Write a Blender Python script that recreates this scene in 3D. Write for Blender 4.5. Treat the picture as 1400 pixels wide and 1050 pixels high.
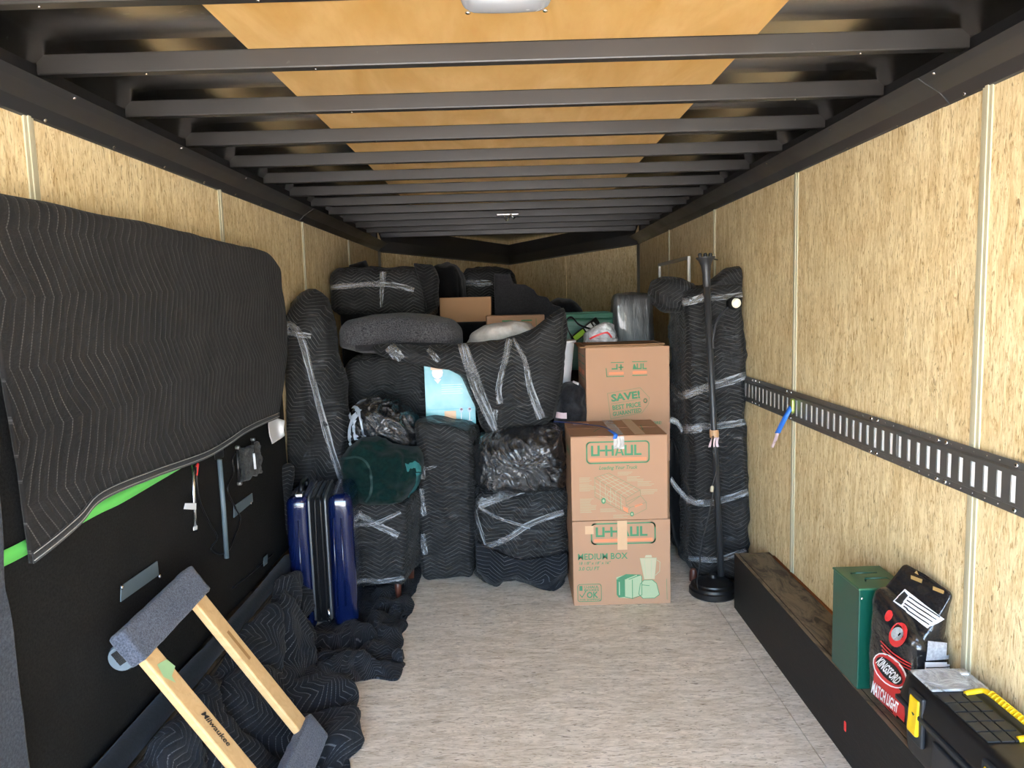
import bpy, math, random
from math import sin, cos, pi, radians
from mathutils import Vector, Matrix, noise
from mathutils.bvhtree import BVHTree
S = bpy.context.scene
for o in list(bpy.data.objects): bpy.data.objects.remove(o)
COL = S.collection
V = Vector
# ------------------------------------------------------------------ camera, sky, sun, exposure
F = 1025.73; PITCH, YAW, ROLL = .1093, -.0007, -.0287
CAMZ = 1.45
_f = V((sin(YAW)*cos(PITCH), cos(YAW)*cos(PITCH), -sin(PITCH)))
_r = V((cos(YAW), -sin(YAW), 0)); _u = _r.cross(_f)
_R = cos(ROLL)*_r + sin(ROLL)*_u; _U = -sin(ROLL)*_r + cos(ROLL)*_u
cam = bpy.data.cameras.new('camera'); camo = bpy.data.objects.new('camera', cam); COL.objects.link(camo)
cam.sensor_fit = 'HORIZONTAL'; cam.sensor_width = 36; cam.lens = F*36/1400; cam.clip_start = .05
mw = Matrix.Identity(4)
for i in range(3): mw[i][0] = _R[i]; mw[i][1] = _U[i]; mw[i][2] = -_f[i]
mw[2][3] = CAMZ
camo.matrix_world = mw; S.camera = camo
W = bpy.data.worlds.new('sky'); S.world = W; W.use_nodes = True
wn = W.node_tree.nodes; wl = W.node_tree.links
sky = wn.new('ShaderNodeTexSky'); sky.sky_type = 'NISHITA'; sky.sun_disc = False
sky.sun_elevation = radians(50); sky.sun_rotation = radians(20); sky.dust_density = 2.5; sky.air_density = 1.0; sky.ozone_density = 1.0
bg = wn['Background']; wl.new(sky.outputs[0], bg.inputs[0]); bg.inputs[1].default_value = .55
sun = bpy.data.lights.new('sun', 'SUN'); sun.energy = 6.0; sun.angle = .01; sun.color = (1, .95, .87)
suno = bpy.data.objects.new('sun', sun); COL.objects.link(suno)
suno.rotation_euler = V((-.25, -.75, -1.15)).to_track_quat('-Z', 'Y').to_euler()   # comes over the nose of the trailer
S.view_settings.view_transform = 'Standard'; S.view_settings.look = 'None'
S.view_settings.gamma = 1; S.view_settings.use_curve_mapping = False; S.view_settings.exposure = 3.2
CAM = V((0, 0, CAMZ))
def ray(x, y): return _f + _R*((x-700)/F) + _U*((525-y)/F)
def onX(x, y, X): d = ray(x, y); return CAM + d*(X/d.x)
def onY(x, y, Y): d = ray(x, y); return CAM + d*(Y/d.y)
def onZ(x, y, Z): d = ray(x, y); return CAM + d*((Z-CAMZ)/d.z)
# ------------------------------------------------------------------ materials
class NT:
    def __init__(s, name):
        s.m = bpy.data.materials.new(name); s.m.use_nodes = True; s.t = s.m.node_tree; s.n = s.t.nodes; s.l = s.t.links
        s.b = s.n['Principled BSDF']; s.out = s.n['Material Output']
    def node(s, typ, **k):
        n = s.n.new(typ)
        for a, v in k.items(): setattr(n, a, v)
        return n
    def put(s, sock, v):
        if isinstance(v, bpy.types.NodeSocket): s.l.new(v, sock)
        elif v is not None:
            if isinstance(v, (tuple, list)) and len(v) == 3 and len(sock.default_value) == 4: v = (*v, 1)
            sock.default_value = v
    def math(s, op, a, b=None, c=None, clamp=False):
        n = s.node('ShaderNodeMath', operation=op, use_clamp=clamp); s.put(n.inputs[0], a); s.put(n.inputs[1], b)
        if c is not None: s.put(n.inputs[2], c)
        return n.outputs[0]
    def mix(s, f, a, b, mode='MIX'):
        n = s.node('ShaderNodeMix', data_type='RGBA', blend_type=mode); s.put(n.inputs[0], f); s.put(n.inputs[6], a); s.put(n.inputs[7], b); return n.outputs[2]
    def noise(s, vec, scale, detail=4, rough=.55, dist=0):
        n = s.node('ShaderNodeTexNoise'); s.put(n.inputs['Vector'], vec); n.inputs['Scale'].default_value = scale
        n.inputs['Detail'].default_value = detail; n.inputs['Roughness'].default_value = rough; n.inputs['Distortion'].default_value = dist; return n.outputs[0]
    def mapr(s, v, a, b, c, d):
        n = s.node('ShaderNodeMapRange'); s.put(n.inputs[0], v)
        for i, q in enumerate((a, b, c, d)): n.inputs[i+1].default_value = q
        return n.outputs[0]
    def coord(s, which='Object', scale=(1, 1, 1), rot=(0, 0, 0), loc=(0, 0, 0)):
        c = s.node('ShaderNodeTexCoord'); mp = s.node('ShaderNodeMapping'); s.l.new(c.outputs[which], mp.inputs[0])
        mp.inputs['Scale'].default_value = scale; mp.inputs['Rotation'].default_value = rot; mp.inputs['Location'].default_value = loc; return mp.outputs[0]
    def geo(s, scale=(1, 1, 1)):
        c = s.node('ShaderNodeNewGeometry'); mp = s.node('ShaderNodeMapping'); s.l.new(c.outputs['Position'], mp.inputs[0]); mp.inputs['Scale'].default_value = scale; return mp.outputs[0]
    def bump(s, h, strength=.3, dist=.01):
        n = s.node('ShaderNodeBump'); n.inputs['Strength'].default_value = strength; n.inputs['Distance'].default_value = dist; s.put(n.inputs['Height'], h)
        s.l.new(n.outputs[0], s.b.inputs['Normal']); return n
    def set(s, **k):
        nm = dict(color='Base Color', rough='Roughness', metal='Metallic', spec='Specular IOR Level', coat='Coat Weight', coatr='Coat Roughness', sheen='Sheen Weight', alpha='Alpha', trans='Transmission Weight', ior='IOR')
        for a, v in k.items(): s.put(s.b.inputs[nm[a]], v)
        return s.m
def hexc(h):
    c = [int(h[i:i+2], 16)/255 for i in (0, 2, 4)]
    return tuple(x/12.92 if x <= .04045 else ((x+.055)/1.055)**2.4 for x in c)
def simple(name, col, rough=.5, metal=0, var=.12, scale=25, bump=.1, coat=0, spec=.5, coord='Object', dist=.002):
    m = NT(name); c = m.coord(coord); n = m.noise(c, scale)
    d = tuple(x*(1-var) for x in col); l = tuple(min(1, x*(1+var)) for x in col)
    if bump: m.bump(m.noise(c, scale*3), bump, dist)
    return m.set(color=m.mix(n, d, l), rough=m.mapr(n, 0, 1, max(.02, rough-.06), min(1, rough+.06)), metal=metal, coat=coat, spec=spec)
def quilt(name, base=(.0062, .006, .0063), line=(.095, .092, .09), sp=.020, period=.15, amp=.04, lw=.12, film=0, wr=.5, warp=.012, coatr=.16, rough=.9):
    m = NT(name); c = m.node('ShaderNodeTexCoord'); uv = c.outputs['UV']
    wv = m.node('ShaderNodeTexNoise'); m.l.new(uv, wv.inputs['Vector']); wv.inputs['Scale'].default_value = 4; wv.inputs['Detail'].default_value = 2
    w1 = m.node('ShaderNodeVectorMath', operation='SUBTRACT'); m.l.new(wv.outputs['Color'], w1.inputs[0]); w1.inputs[1].default_value = (.5, .5, .5)
    w2 = m.node('ShaderNodeVectorMath', operation='SCALE'); m.l.new(w1.outputs[0], w2.inputs[0]); w2.inputs['Scale'].default_value = warp*4
    w3 = m.node('ShaderNodeVectorMath', operation='ADD'); m.l.new(uv, w3.inputs[0]); m.l.new(w2.outputs[0], w3.inputs[1])
    sx = m.node('ShaderNodeSeparateXYZ'); m.l.new(w3.outputs[0], sx.inputs[0]); u, v = sx.outputs[0], sx.outputs[1]
    tri = m.math('PINGPONG', u, period/2)
    t = m.math('FRACT', m.math('DIVIDE', m.math('ADD', v, m.math('MULTIPLY', tri, amp/(period/2))), sp))
    d = m.math('ABSOLUTE', m.math('SUBTRACT', t, .5))          # 0 on the line
    ln = m.mapr(d, lw*.35, lw*.75, 1, 0)
    dash = m.mapr(m.math('FRACT', m.math('MULTIPLY', u, 160)), .55, .75, 1, .25)
    fade = m.mapr(m.noise(uv, 9, 3), .35, .62, .15, 1)
    lm = m.math('MULTIPLY', m.math('MULTIPLY', ln, dash), fade)
    blot = m.noise(c.outputs['Object'], 7, 5)
    b2 = m.mix(m.mapr(blot, .3, .75, 0, 1), base, tuple(x*1.9 for x in base))
    pil = m.math('POWER', m.math('MULTIPLY', d, 2), .5)
    wrk = m.noise(c.outputs['Object'], 11, 6, .6, .6)
    fine = m.noise(c.outputs['Object'], 60, 3, .6)
    h = m.math('ADD', m.math('MULTIPLY', pil, .55), m.math('ADD', m.math('MULTIPLY', wrk, 3.0*wr), m.math('MULTIPLY', fine, .25)))
    m.bump(h, .8, .006)
    if film:
        st = m.noise(m.coord('Object', (14, 14, 45)), 1, 6, .65, 1.5)
        m.set(coat=m.mapr(st, .35, .7, .15*film, film), coatr=coatr)
        bn = m.node('ShaderNodeBump'); bn.inputs['Strength'].default_value = .9; bn.inputs['Distance'].default_value = .012; m.l.new(m.math('ADD', st, wrk), bn.inputs['Height']); m.l.new(bn.outputs[0], m.b.inputs['Coat Normal'])
    return m.set(color=m.mix(lm, b2, line), rough=rough, spec=.15, sheen=.05)
def osb(name, a, b, chip, stretch, bumpy=.25, stain=0):
    m = NT(name); g = m.geo(stretch); g2 = m.geo(tuple(x*2.7 for x in stretch))
    n1 = m.noise(g, 1, 8, .68, 1.2); n2 = m.noise(g2, 1, 6, .7, 2.0); n3 = m.noise(m.geo(), 1.7, 3)
    c = m.mix(m.mapr(n1, .40, .60, 0, 1), a, b)
    c = m.mix(m.mapr(n2, .52, .64, 0, .8), c, chip)
    c = m.mix(m.mapr(n2, .36, .45, .5, 0), c, tuple(min(1, x*1.25) for x in b))
    dk = m.noise(m.geo(tuple(x*1.3 for x in stretch)), 1.9, 4, .5, 3)
    c = m.mix(m.mapr(dk, .62, .68, 0, .75), c, tuple(x*.45 for x in chip))
    c = m.mix(m.mapr(n3, .4, .65, 0, .2), c, tuple(x*.75 for x in a))
    if stain:
        s = m.noise(m.geo(), 4.5, 5, .6, .5); c = m.mix(m.mapr(s, .62, .78, 0, .5), c, hexc('6f655b'))
        s = m.noise(m.geo((1, 1, 1)), 9.0, 3, .5, .2); c = m.mix(m.mapr(s, .7, .8, 0, .4), c, hexc('9b7a4c'))
    m.bump(m.math('ADD', n2, n1), bumpy, .004)
    return m.set(color=c, rough=.78, spec=.25)
osb_wall = osb('osb wall board', hexc('d6bc8c'), hexc('efdcb0'), hexc('a67f4a'), (26, 26, 5.5))
osb_floor = osb('floor board', hexc('cfc1ac'), hexc('e8dccb'), hexc('a99780'), (6, 26, 26), .15, stain=1)
quilt_plain = quilt('black quilted moving blanket', wr=.35)
quilt_big = quilt('hanging quilted moving blanket', base=(.0085, .0074, .0068), line=(.085, .08, .074), sp=.034, period=.30, amp=.07, lw=.1, wr=.55, warp=.012)
quilt_film = quilt('quilted blanket under stretch film', film=.9)
quilt_film2 = quilt('wrinkled blanket under stretch film', film=1, wr=1.1, warp=.03, coatr=.22)
quilt_floor = quilt('floor quilted blanket', base=(.0085, .0092, .0115), line=(.13, .135, .145), wr=.8, warp=.02)
def binliner():
    m = NT('black bin liner'); c = m.coord('Object', (1, 1, 1)); n = m.noise(c, 16, 8, .62, 2.4); n2 = m.noise(m.coord('Object', (9, 9, 22), (0, .6, 0)), 1.6, 6, .6, 1.5)
    m.bump(m.math('ADD', n, m.math('MULTIPLY', n2, 1.3)), .55, .03); return m.set(color=(.014, .014, .016), rough=.2, spec=1.0, coat=.8, coatr=.12)
bin_mat = binliner()
def fabric(name, a, b, scale=120, rough=.95, bump=.5, big=.25, sheen=.1, dist=.002):
    m = NT(name); c = m.coord('Object'); n = m.noise(c, scale, 4, .7); n2 = m.noise(c, 5, 4); m.bump(m.math('ADD', n, m.math('MULTIPLY', n2, 1)), bump, dist)
    cc = m.mix(m.mapr(n, .35, .65, 0, 1), a, b); cc = m.mix(m.mapr(n2, .4, .7, 0, big), cc, tuple(x*.5 for x in a)); return m.set(color=cc, rough=rough, spec=.1, sheen=sheen)
dust_cloth = fabric('black dust cover cloth', (.010, .0094, .0088), (.020, .0188, .0176), 150, big=.35, sheen=0)
hose_mat = fabric('black fabric roll', (.0045, .0055, .0075), (.009, .011, .014), 90)
carpet = fabric('grey felt carpet', (.035, .04, .055), (.13, .145, .185), 210, bump=.9, sheen=.2, dist=.003)
tweed = fabric('charcoal tweed', (.012, .012, .014), (.10, .096, .10), 170, bump=.8)
charcoal_felt = fabric('charcoal foam', (.017, .016, .018), (.028, .027, .029), 90)
black_cloth = fabric('black cloth', (.003, .003, .0035), (.007, .007, .008), 80)
green_fleece = fabric('dark green fleece', (.0015, .011, .010), (.0045, .021, .018), 70, sheen=.06)
teal_satin = simple('teal satin binding', (.03, .16, .16), .3, bump=.2)
gray_cloth = fabric('grey blue woven edge', (.018, .021, .027), (.05, .056, .068), 150)
cardboard = simple('brown cardboard', hexc('ad866a'), .75, var=.05, scale=6, bump=.15, spec=.2)
cardboard_d = simple('worn brown cardboard', hexc('9c7757'), .8, var=.08, scale=6, bump=.15, spec=.2)
pgreen = simple('green print', hexc('457f58'), .7, var=.08, bump=0); porange = simple('orange print', hexc('e0855c'), .7, var=.05, bump=0)
plight = simple('pale green print', hexc('9fae8a'), .7, var=.05, bump=0); pline = simple('grey green line print', hexc('84805f'), .7, var=.05, bump=0)
white_paper = simple('white paper', (.8, .8, .82), .6, var=.03, bump=.1); black_ink = simple('black ink', (.015, .013, .012), .6, bump=0)
red_print = simple('red print', (.55, .03, .03), .35, var=.1, bump=0); gold_print = simple('gold print', (.35, .22, .08), .4, bump=0)
def metal_black(name, rough, base=(.02, .02, .022), metal=0, coat=0, bstr=.15, spec=.5, dirt=.3):
    m = NT(name); g = m.geo(); n = m.noise(g, 3, 4); sp = m.noise(m.geo((8, 40, 8)), 5, 3, .6, 1); m.bump(m.noise(g, 6, 3), bstr, .004)
    c = m.mix(m.mapr(sp, .7, .78, 0, dirt), base, (.35, .33, .3)); return m.set(color=c, rough=m.mapr(n, .2, .8, rough*.8, rough*1.3), metal=metal, coat=coat, coatr=.2, spec=spec)
roof_mat = metal_black('glossy black roof skin', .26, (.50, .47, .43), 1.0, .1, .05, .9, .8)
def roof_skin():
    m = NT('glossy dark roof skin'); g = m.geo(); n = m.noise(g, 3, 3); sp = m.noise(m.geo((60, 90, 60)), 1, 2, .5); sp2 = m.noise(g, 2.5, 2)
    k = m.math('MULTIPLY', m.mapr(sp, .66, .69, 0, 1), m.mapr(sp2, .5, .6, 0, 1)); m.bump(m.noise(g, 4, 2), .05, .004)
    return m.set(color=m.mix(k, (.60, .57, .53), (.95, .93, .9)), rough=m.mapr(n, .3, .7, .22, .25), metal=1.0)
roof_mat = roof_skin()
bow_mat = metal_black('dark painted roof bow', .42, (.028, .025, .022), 0, .2, .1, .5, .1)
trim_mat = metal_black('dark grey trim', .36, (.03, .03, .0315), .2, .4, .1, .5, .05)
rail_mat = metal_black('dark steel rail', .35, (.15, .145, .135), .6, 0, .2, .5, .15)
chrome = simple('zinc metal', (.75, .75, .77), .25, 1, .05, bump=0)
alu = simple('aluminium', (.6, .6, .6), .35, 1, .08, 15, bump=.05)
moulding = simple('cream seam moulding', hexc('b9b296'), .5, var=.04, bump=.05)
def ply():
    m = NT('varnished plywood'); n = m.noise(m.geo((5, 1.3, 1)), 1.2, 5, .5, 1.6); n2 = m.noise(m.geo((50, 12, 1)), 1, 4)
    c = m.mix(m.mapr(n, .3, .7, 0, 1), hexc('c99c56'), hexc('dcb474')); c = m.mix(m.mapr(n2, .45, .75, 0, .3), c, hexc('c98d4c')); m.bump(n2, .1, .002); return m.set(color=c, rough=.5, spec=.4)
ply_mat = ply()
black_wood = None
def blackwood():
    m = NT('worn black painted wood'); n = m.noise(m.geo((10, 3, 10)), 2, 8, .7, 1); n2 = m.noise(m.geo((30, 8, 30)), 2, 6, .7, 1)
    up = m.node('ShaderNodeNewGeometry'); sx = m.node('ShaderNodeSeparateXYZ'); m.l.new(up.outputs['Normal'], sx.inputs[0])
    topm = m.math('MULTIPLY', m.mapr(sx.outputs[2], .6, .9, 0, 1), m.mapr(n, .36, .55, .1, .95))
    c = m.mix(m.mapr(n2, .5, .75, 0, .35), (.008, .0068, .0065), (.028, .024, .022)); c = m.mix(topm, c, hexc('786b58'))
    m.bump(n2, .3, .004); return m.set(color=c, rough=.6, spec=.35)
black_wood = blackwood()
green_paint = simple('dark green enamel', (.002, .058, .038), .32, var=.04, scale=4, bump=.03, coat=.3)
green_dark = simple('olive green enamel top', hexc('2c5a40'), .35, var=.08, scale=8, bump=.03)
blue_shell = simple('glossy navy shell', (.0018, .0065, .042), .2, var=.15, scale=5, bump=.12, coat=.8, dist=.004)
black_plastic = simple('black plastic', (.005, .005, .006), .4, var=.2, bump=.08)
grey_plastic = simple('dark grey plastic', (.014, .016, .02), .5, var=.1, bump=.1)
yellow_plastic = simple('yellow plastic', hexc('e8c21c'), .45, var=.04, bump=.05)
white_plastic = simple('white plastic', (.72, .73, .75), .35, var=.03, bump=.04)
wood_brown = simple('reddish brown wood', (.10, .03, .018), .4, var=.25, scale=12, bump=.1)
def maple():
    m = NT('bare hardwood'); n = m.noise(m.coord('Object', (3, 22, 22)), 1.5, 6, .6, 1); n2 = m.noise(m.coord('Object'), 30, 3)
    c = m.mix(n, hexc('b98f58'), hexc('dcb987')); c = m.mix(m.mapr(n2, .6, .8, 0, .5), c, hexc('8e6a40')); m.bump(n, .2, .003); return m.set(color=c, rough=.6)
maple_mat = maple()
green_tape = simple('bright green tape', hexc('6cd263'), .5, var=.04, bump=.05); blue_tape = simple('blue tape', hexc('2f6fd0'), .45, var=.06, bump=.2)
tan_tape = simple('tan packing tape', hexc('c9a27c'), .35, var=.06, bump=.1); pink_paper = simple('pale pink tag', hexc('d9bfc4'), .7, bump=0)
tote_green = simple('green tote plastic', hexc('356b57'), .4, var=.08, bump=.05); aqua = None
def clear_tape():
    m = NT('clear stretch film band'); n = m.noise(m.coord('UV', (3, 55, 1)), 1, 5, .6, .8); n2 = m.noise(m.coord('Object'), 22, 5, .7, 1)
    m.bump(m.math('ADD', n, n2), .9, .012)
    m.set(color=(.55, .56, .58), rough=.16, spec=1.0, alpha=m.mapr(n, .42, .62, .16, .62)); return m.m
film_mat = clear_tape()
def clearplastic(name, col=(.8, .82, .85), alpha=.35, rough=.15):
    m = NT(name); n = m.noise(m.coord('Object'), 14, 6, .6, 1.5); m.bump(n, .9, .02); return m.set(color=col, rough=rough, alpha=m.mapr(n, .35, .65, alpha*.5, alpha*1.5), spec=.9)
bagclear = clearplastic('crinkled clear bag', (.85, .86, .9), .55); lid_clear = clearplastic('translucent lid', (.6, .62, .64), .75, .25)
wheel_clear = simple('grey caster wheel', (.16, .19, .21), .25, var=.1, bump=0, coat=.5)
stretch_grey = NT('milky stretch film'); _n = stretch_grey.noise(stretch_grey.coord('Object', (25, 25, 4)), 1, 6, .6, 1); stretch_grey.bump(_n, .6, .01)
stretch_grey = stretch_grey.set(color=stretch_grey.mix(stretch_grey.mapr(_n, .4, .7, 0, 1), (.045, .046, .048), (.12, .125, .13)), rough=.28, coat=.6)
bag_white = fabric('white cloth bag', hexc('b5ada6'), hexc('d2ccc6'), 14, .8, .35, dist=.01)
mat_red = simple('red plastic', (.75, .03, .03), .4, bump=0)
ground_mat = simple('pale concrete', (.60, .56, .50), .9, var=.06, scale=2, bump=.2, coord='Generated')
label_silver = simple('grey metal plate', hexc('58656b'), .45, var=.05, bump=.05)
# ------------------------------------------------------------------ builders
def tag(o, label=None, cat=None, group=None, kind=None):
    if label: o['label'] = label
    if cat: o['category'] = cat
    if group: o['group'] = group
    if kind: o['kind'] = kind
    return o
def mk(name, vs, fs, m, parent=None, uvs=None, smooth=False, bevel=0, solid=0):
    me = bpy.data.meshes.new(name); me.from_pydata([tuple(v) for v in vs], [], fs); me.update()
    if m: me.materials.append(m)
    ul = me.uv_layers.new(name='UVMap')
    if uvs is not None:
        for lp in me.loops: ul.data[lp.index].uv = uvs[lp.vertex_index]
    else:
        for p in me.polygons:
            n = p.normal; ax = max(range(3), key=lambda i: abs(n[i]))
            for li in p.loop_indices:
                c = me.vertices[me.loops[li].vertex_index].co
                ul.data[li].uv = ((c.y, c.z), (c.x, c.z), (c.x, c.y))[ax]
    if smooth: me.polygons.foreach_set('use_smooth', [True]*len(me.polygons))
    o = bpy.data.objects.new(name, me); COL.objects.link(o)
    if parent: o.parent = parent; o.matrix_parent_inverse = Matrix.Translation(-parent.location)
    if solid: md = o.modifiers.new('thick', 'SOLIDIFY'); md.thickness = solid; md.offset = 0
    if bevel: md = o.modifiers.new('bevel', 'BEVEL'); md.width = bevel; md.segments = 2; md.limit_method = 'ANGLE'
    return o
def root(name, loc, label, cat, group=None, kind=None):
    o = bpy.data.objects.new(name, None); COL.objects.link(o); o.location = loc; o.empty_display_size = .05
    return tag(o, label, cat, group, kind)
BOXF = [(0, 3, 2, 1), (4, 5, 6, 7), (0, 1, 5, 4), (1, 2, 6, 5), (2, 3, 7, 6), (3, 0, 4, 7)]
def boxv(a, b): (x0, y0, z0), (x1, y1, z1) = a, b; return [V(p) for p in [(x0, y0, z0), (x1, y0, z0), (x1, y1, z0), (x0, y1, z0), (x0, y0, z1), (x1, y0, z1), (x1, y1, z1), (x0, y1, z1)]]
def box(name, a, b, m, parent=None, bevel=0, fr=None):
    vs = boxv(a, b)
    if fr: vs = [fr(v) for v in vs]
    return mk(name, vs, BOXF, m, parent, bevel=bevel)
def frame(o, ex, ey, ez):
    o, ex, ey, ez = V(o), V(ex), V(ey), V(ez); return lambda v: o + ex*v[0] + ey*v[1] + ez*v[2]
def rotz_frame(o, deg): a = radians(deg); return frame(o, (cos(a), sin(a), 0), (-sin(a), cos(a), 0), (0, 0, 1))
def tube(name, pts, r, m, parent=None, seg=10, smooth_path=0, flat=1.0, cap=True):
    pts = [V(p) for p in pts]
    if smooth_path: pts = cr(pts, smooth_path)
    rs = r if isinstance(r, (list, tuple)) else [r]*len(pts)
    if len(rs) != len(pts): rs = [rs[min(len(rs)-1, int(i*(len(rs)-1)/(len(pts)-1)+.5))] for i in range(len(pts))]
    vs, fs = [], []; ref = None
    for i, p in enumerate(pts):
        t = (pts[min(i+1, len(pts)-1)] - pts[max(i-1, 0)]).normalized()
        if ref is None: ref = V((0, 0, 1)) if abs(t.z) < .9 else V((1, 0, 0))
        s = t.cross(ref).normalized(); n = s.cross(t).normalized(); ref = n
        for k in range(seg): a = 2*pi*k/seg; vs.append(p + s*cos(a)*rs[i] + n*sin(a)*rs[i]*flat)
    for i in range(len(pts)-1):
        for k in range(seg): k2 = (k+1) % seg; fs.append((i*seg+k, i*seg+k2, (i+1)*seg+k2, (i+1)*seg+k))
    if cap: fs.append(tuple(range(seg-1, -1, -1))); fs.append(tuple((len(pts)-1)*seg+k for k in range(seg)))
    return mk(name, vs, fs, m, parent, smooth=True)
def lathe(name, prof, m, parent, base, axis=(0, 0, 1), seg=32):
    ax = V(axis).normalized(); ref = V((1, 0, 0)) if abs(ax.x) < .9 else V((0, 1, 0)); s = ax.cross(ref).normalized(); n = s.cross(ax)
    vs, fs = [], []
    for r, h in prof:
        for k in range(seg): a = 2*pi*k/seg; vs.append(V(base)+ax*h+s*cos(a)*r+n*sin(a)*r)
    for i in range(len(prof)-1):
        for k in range(seg): k2 = (k+1) % seg; fs.append((i*seg+k, (i+1)*seg+k, (i+1)*seg+k2, i*seg+k2))
    fs.append(tuple(range(seg))); fs.append(tuple((len(prof)-1)*seg+k for k in range(seg-1, -1, -1)))
    o = mk(name, vs, fs, m, parent, smooth=True); md = o.modifiers.new('e', 'EDGE_SPLIT'); md.split_angle = radians(35); return o
def cr(pts, n):
    out = []
    for i in range(len(pts)-1):
        p0 = pts[max(i-1, 0)]; p1 = pts[i]; p2 = pts[i+1]; p3 = pts[min(i+2, len(pts)-1)]
        for k in range(n):
            t = k/n; out.append(.5*((2*p1)+(p2-p0)*t+(2*p0-5*p1+4*p2-p3)*t*t+(3*p1-p0-3*p2+p3)*t**3))
    out.append(pts[-1]); return out
def hexa(fq, bq): # corners front bl br tr tl, back bl br tr tl
    fq = [V(p) for p in fq]; bq = [V(p) for p in bq]
    def f(p):
        u, w, z = (p[0]+1)/2, (p[1]+1)/2, (p[2]+1)/2
        A = (fq[0]*(1-u)+fq[1]*u)*(1-z)+(fq[3]*(1-u)+fq[2]*u)*z
        B = (bq[0]*(1-u)+bq[1]*u)*(1-z)+(bq[3]*(1-u)+bq[2]*u)*z
        return A*(1-w)+B*w
    return f
def soft(name, fq, bq, m, parent=None, rad=.04, n=30, puff=.01, amp=.008, freq=7, amp2=0, freq2=22, seed=0, fold=0, fdir=(1, 1, 5), uvrot=0, smooth=True, sag=0):
    """rounded soft block: trilinear hexahedron with puffed faces, wrinkles and ridged folds"""
    H = hexa(fq, bq); fq = [V(p) for p in fq]; bq = [V(p) for p in bq]
    dx = ((fq[1]-fq[0]).length+(fq[2]-fq[3]).length)/4; dz = ((fq[3]-fq[0]).length+(fq[2]-fq[1]).length)/4; dy = ((bq[0]-fq[0]).length+(bq[2]-fq[2]).length)/4
    R = [min(.98, rad/max(d, 1e-3)) for d in (dx, dy, dz)]
    idx = {}; P = []; fs = []
    def vid(p):
        k = tuple(round(c*1e4) for c in p)
        if k not in idx: idx[k] = len(P); P.append(p)
        return idx[k]
    g = [-cos(pi*i/n)*.35+(-1+2*i/n)*.65 for i in range(n+1)]
    for ax in range(3):
        for sg in (-1, 1):
            for i in range(n):
                for j in range(n):
                    q = []
                    for a, b in ((g[i], g[j]), (g[i+1], g[j]), (g[i+1], g[j+1]), (g[i], g[j+1])):
                        p = [0, 0, 0]; p[ax] = sg; p[(ax+1) % 3] = a; p[(ax+2) % 3] = b; q.append(vid(tuple(p)))
                    fs.append(tuple(q) if sg > 0 else tuple(reversed(q)))
    W_ = []
    for p in P:
        q = [max(-(1-R[i]), min(1-R[i], p[i])) for i in range(3)]; d = [(p[i]-q[i])/R[i] for i in range(3)]; L = math.sqrt(sum(c*c for c in d)) or 1
        W_.append(H([q[i]+R[i]*d[i]/L for i in range(3)]))
    me = bpy.data.meshes.new('t'); me.from_pydata(W_, [], fs); me.update(); N = [v.normal.copy() for v in me.vertices]; bpy.data.meshes.remove(me)
    off = V((seed*3.7, seed*1.3, seed*2.1)); out = []
    for p, w, nn in zip(P, W_, N):
        ins = [1-c*c for c in p]; pf = max(ins[0]*ins[2] if abs(p[1]) > .999 else 0, ins[1]*ins[2] if abs(p[0]) > .999 else 0, ins[0]*ins[1] if abs(p[2]) > .999 else 0)
        d = puff*pf + amp*noise.fractal(w*freq+off, .8, 2, 3) + (amp2*noise.fractal(w*freq2+off, .8, 2, 2) if amp2 else 0)
        if fold: c = V((w.x*fdir[0], w.y*fdir[1], w.z*fdir[2]))*1.0+off; t = noise.noise(c*2.0+V((noise.noise(w*3), 0, 0))); d += fold*(1-min(1, abs(t)*5))
        out.append(w+nn*d)
    if sag:
        for v in out: v.z -= sag*0
    o = mk(name, out, fs, m, parent, smooth=smooth)
    if uvrot:
        ul = o.data.uv_layers[0]
        c_, s_ = cos(radians(uvrot)), sin(radians(uvrot))
        for d in ul.data: x, y = d.uv; d.uv = (x*c_-y*s_, x*s_+y*c_)
    return o
def back(fq, dx=0, dy=.3, dz=0, k=1.0):
    c = sum((V(p) for p in fq), V((0, 0, 0)))/4; return [c+(V(p)-c)*k+V((dx, dy, dz)) for p in fq]
def quadY(pts, Y, z0=None, z1=None):
    q = [onY(x, y, Y) for x, y in pts]   # bl br tr tl
    if z0 is not None: q[0].z = q[1].z = z0
    if z1 is not None: q[2].z = q[3].z = z1
    return q
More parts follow.
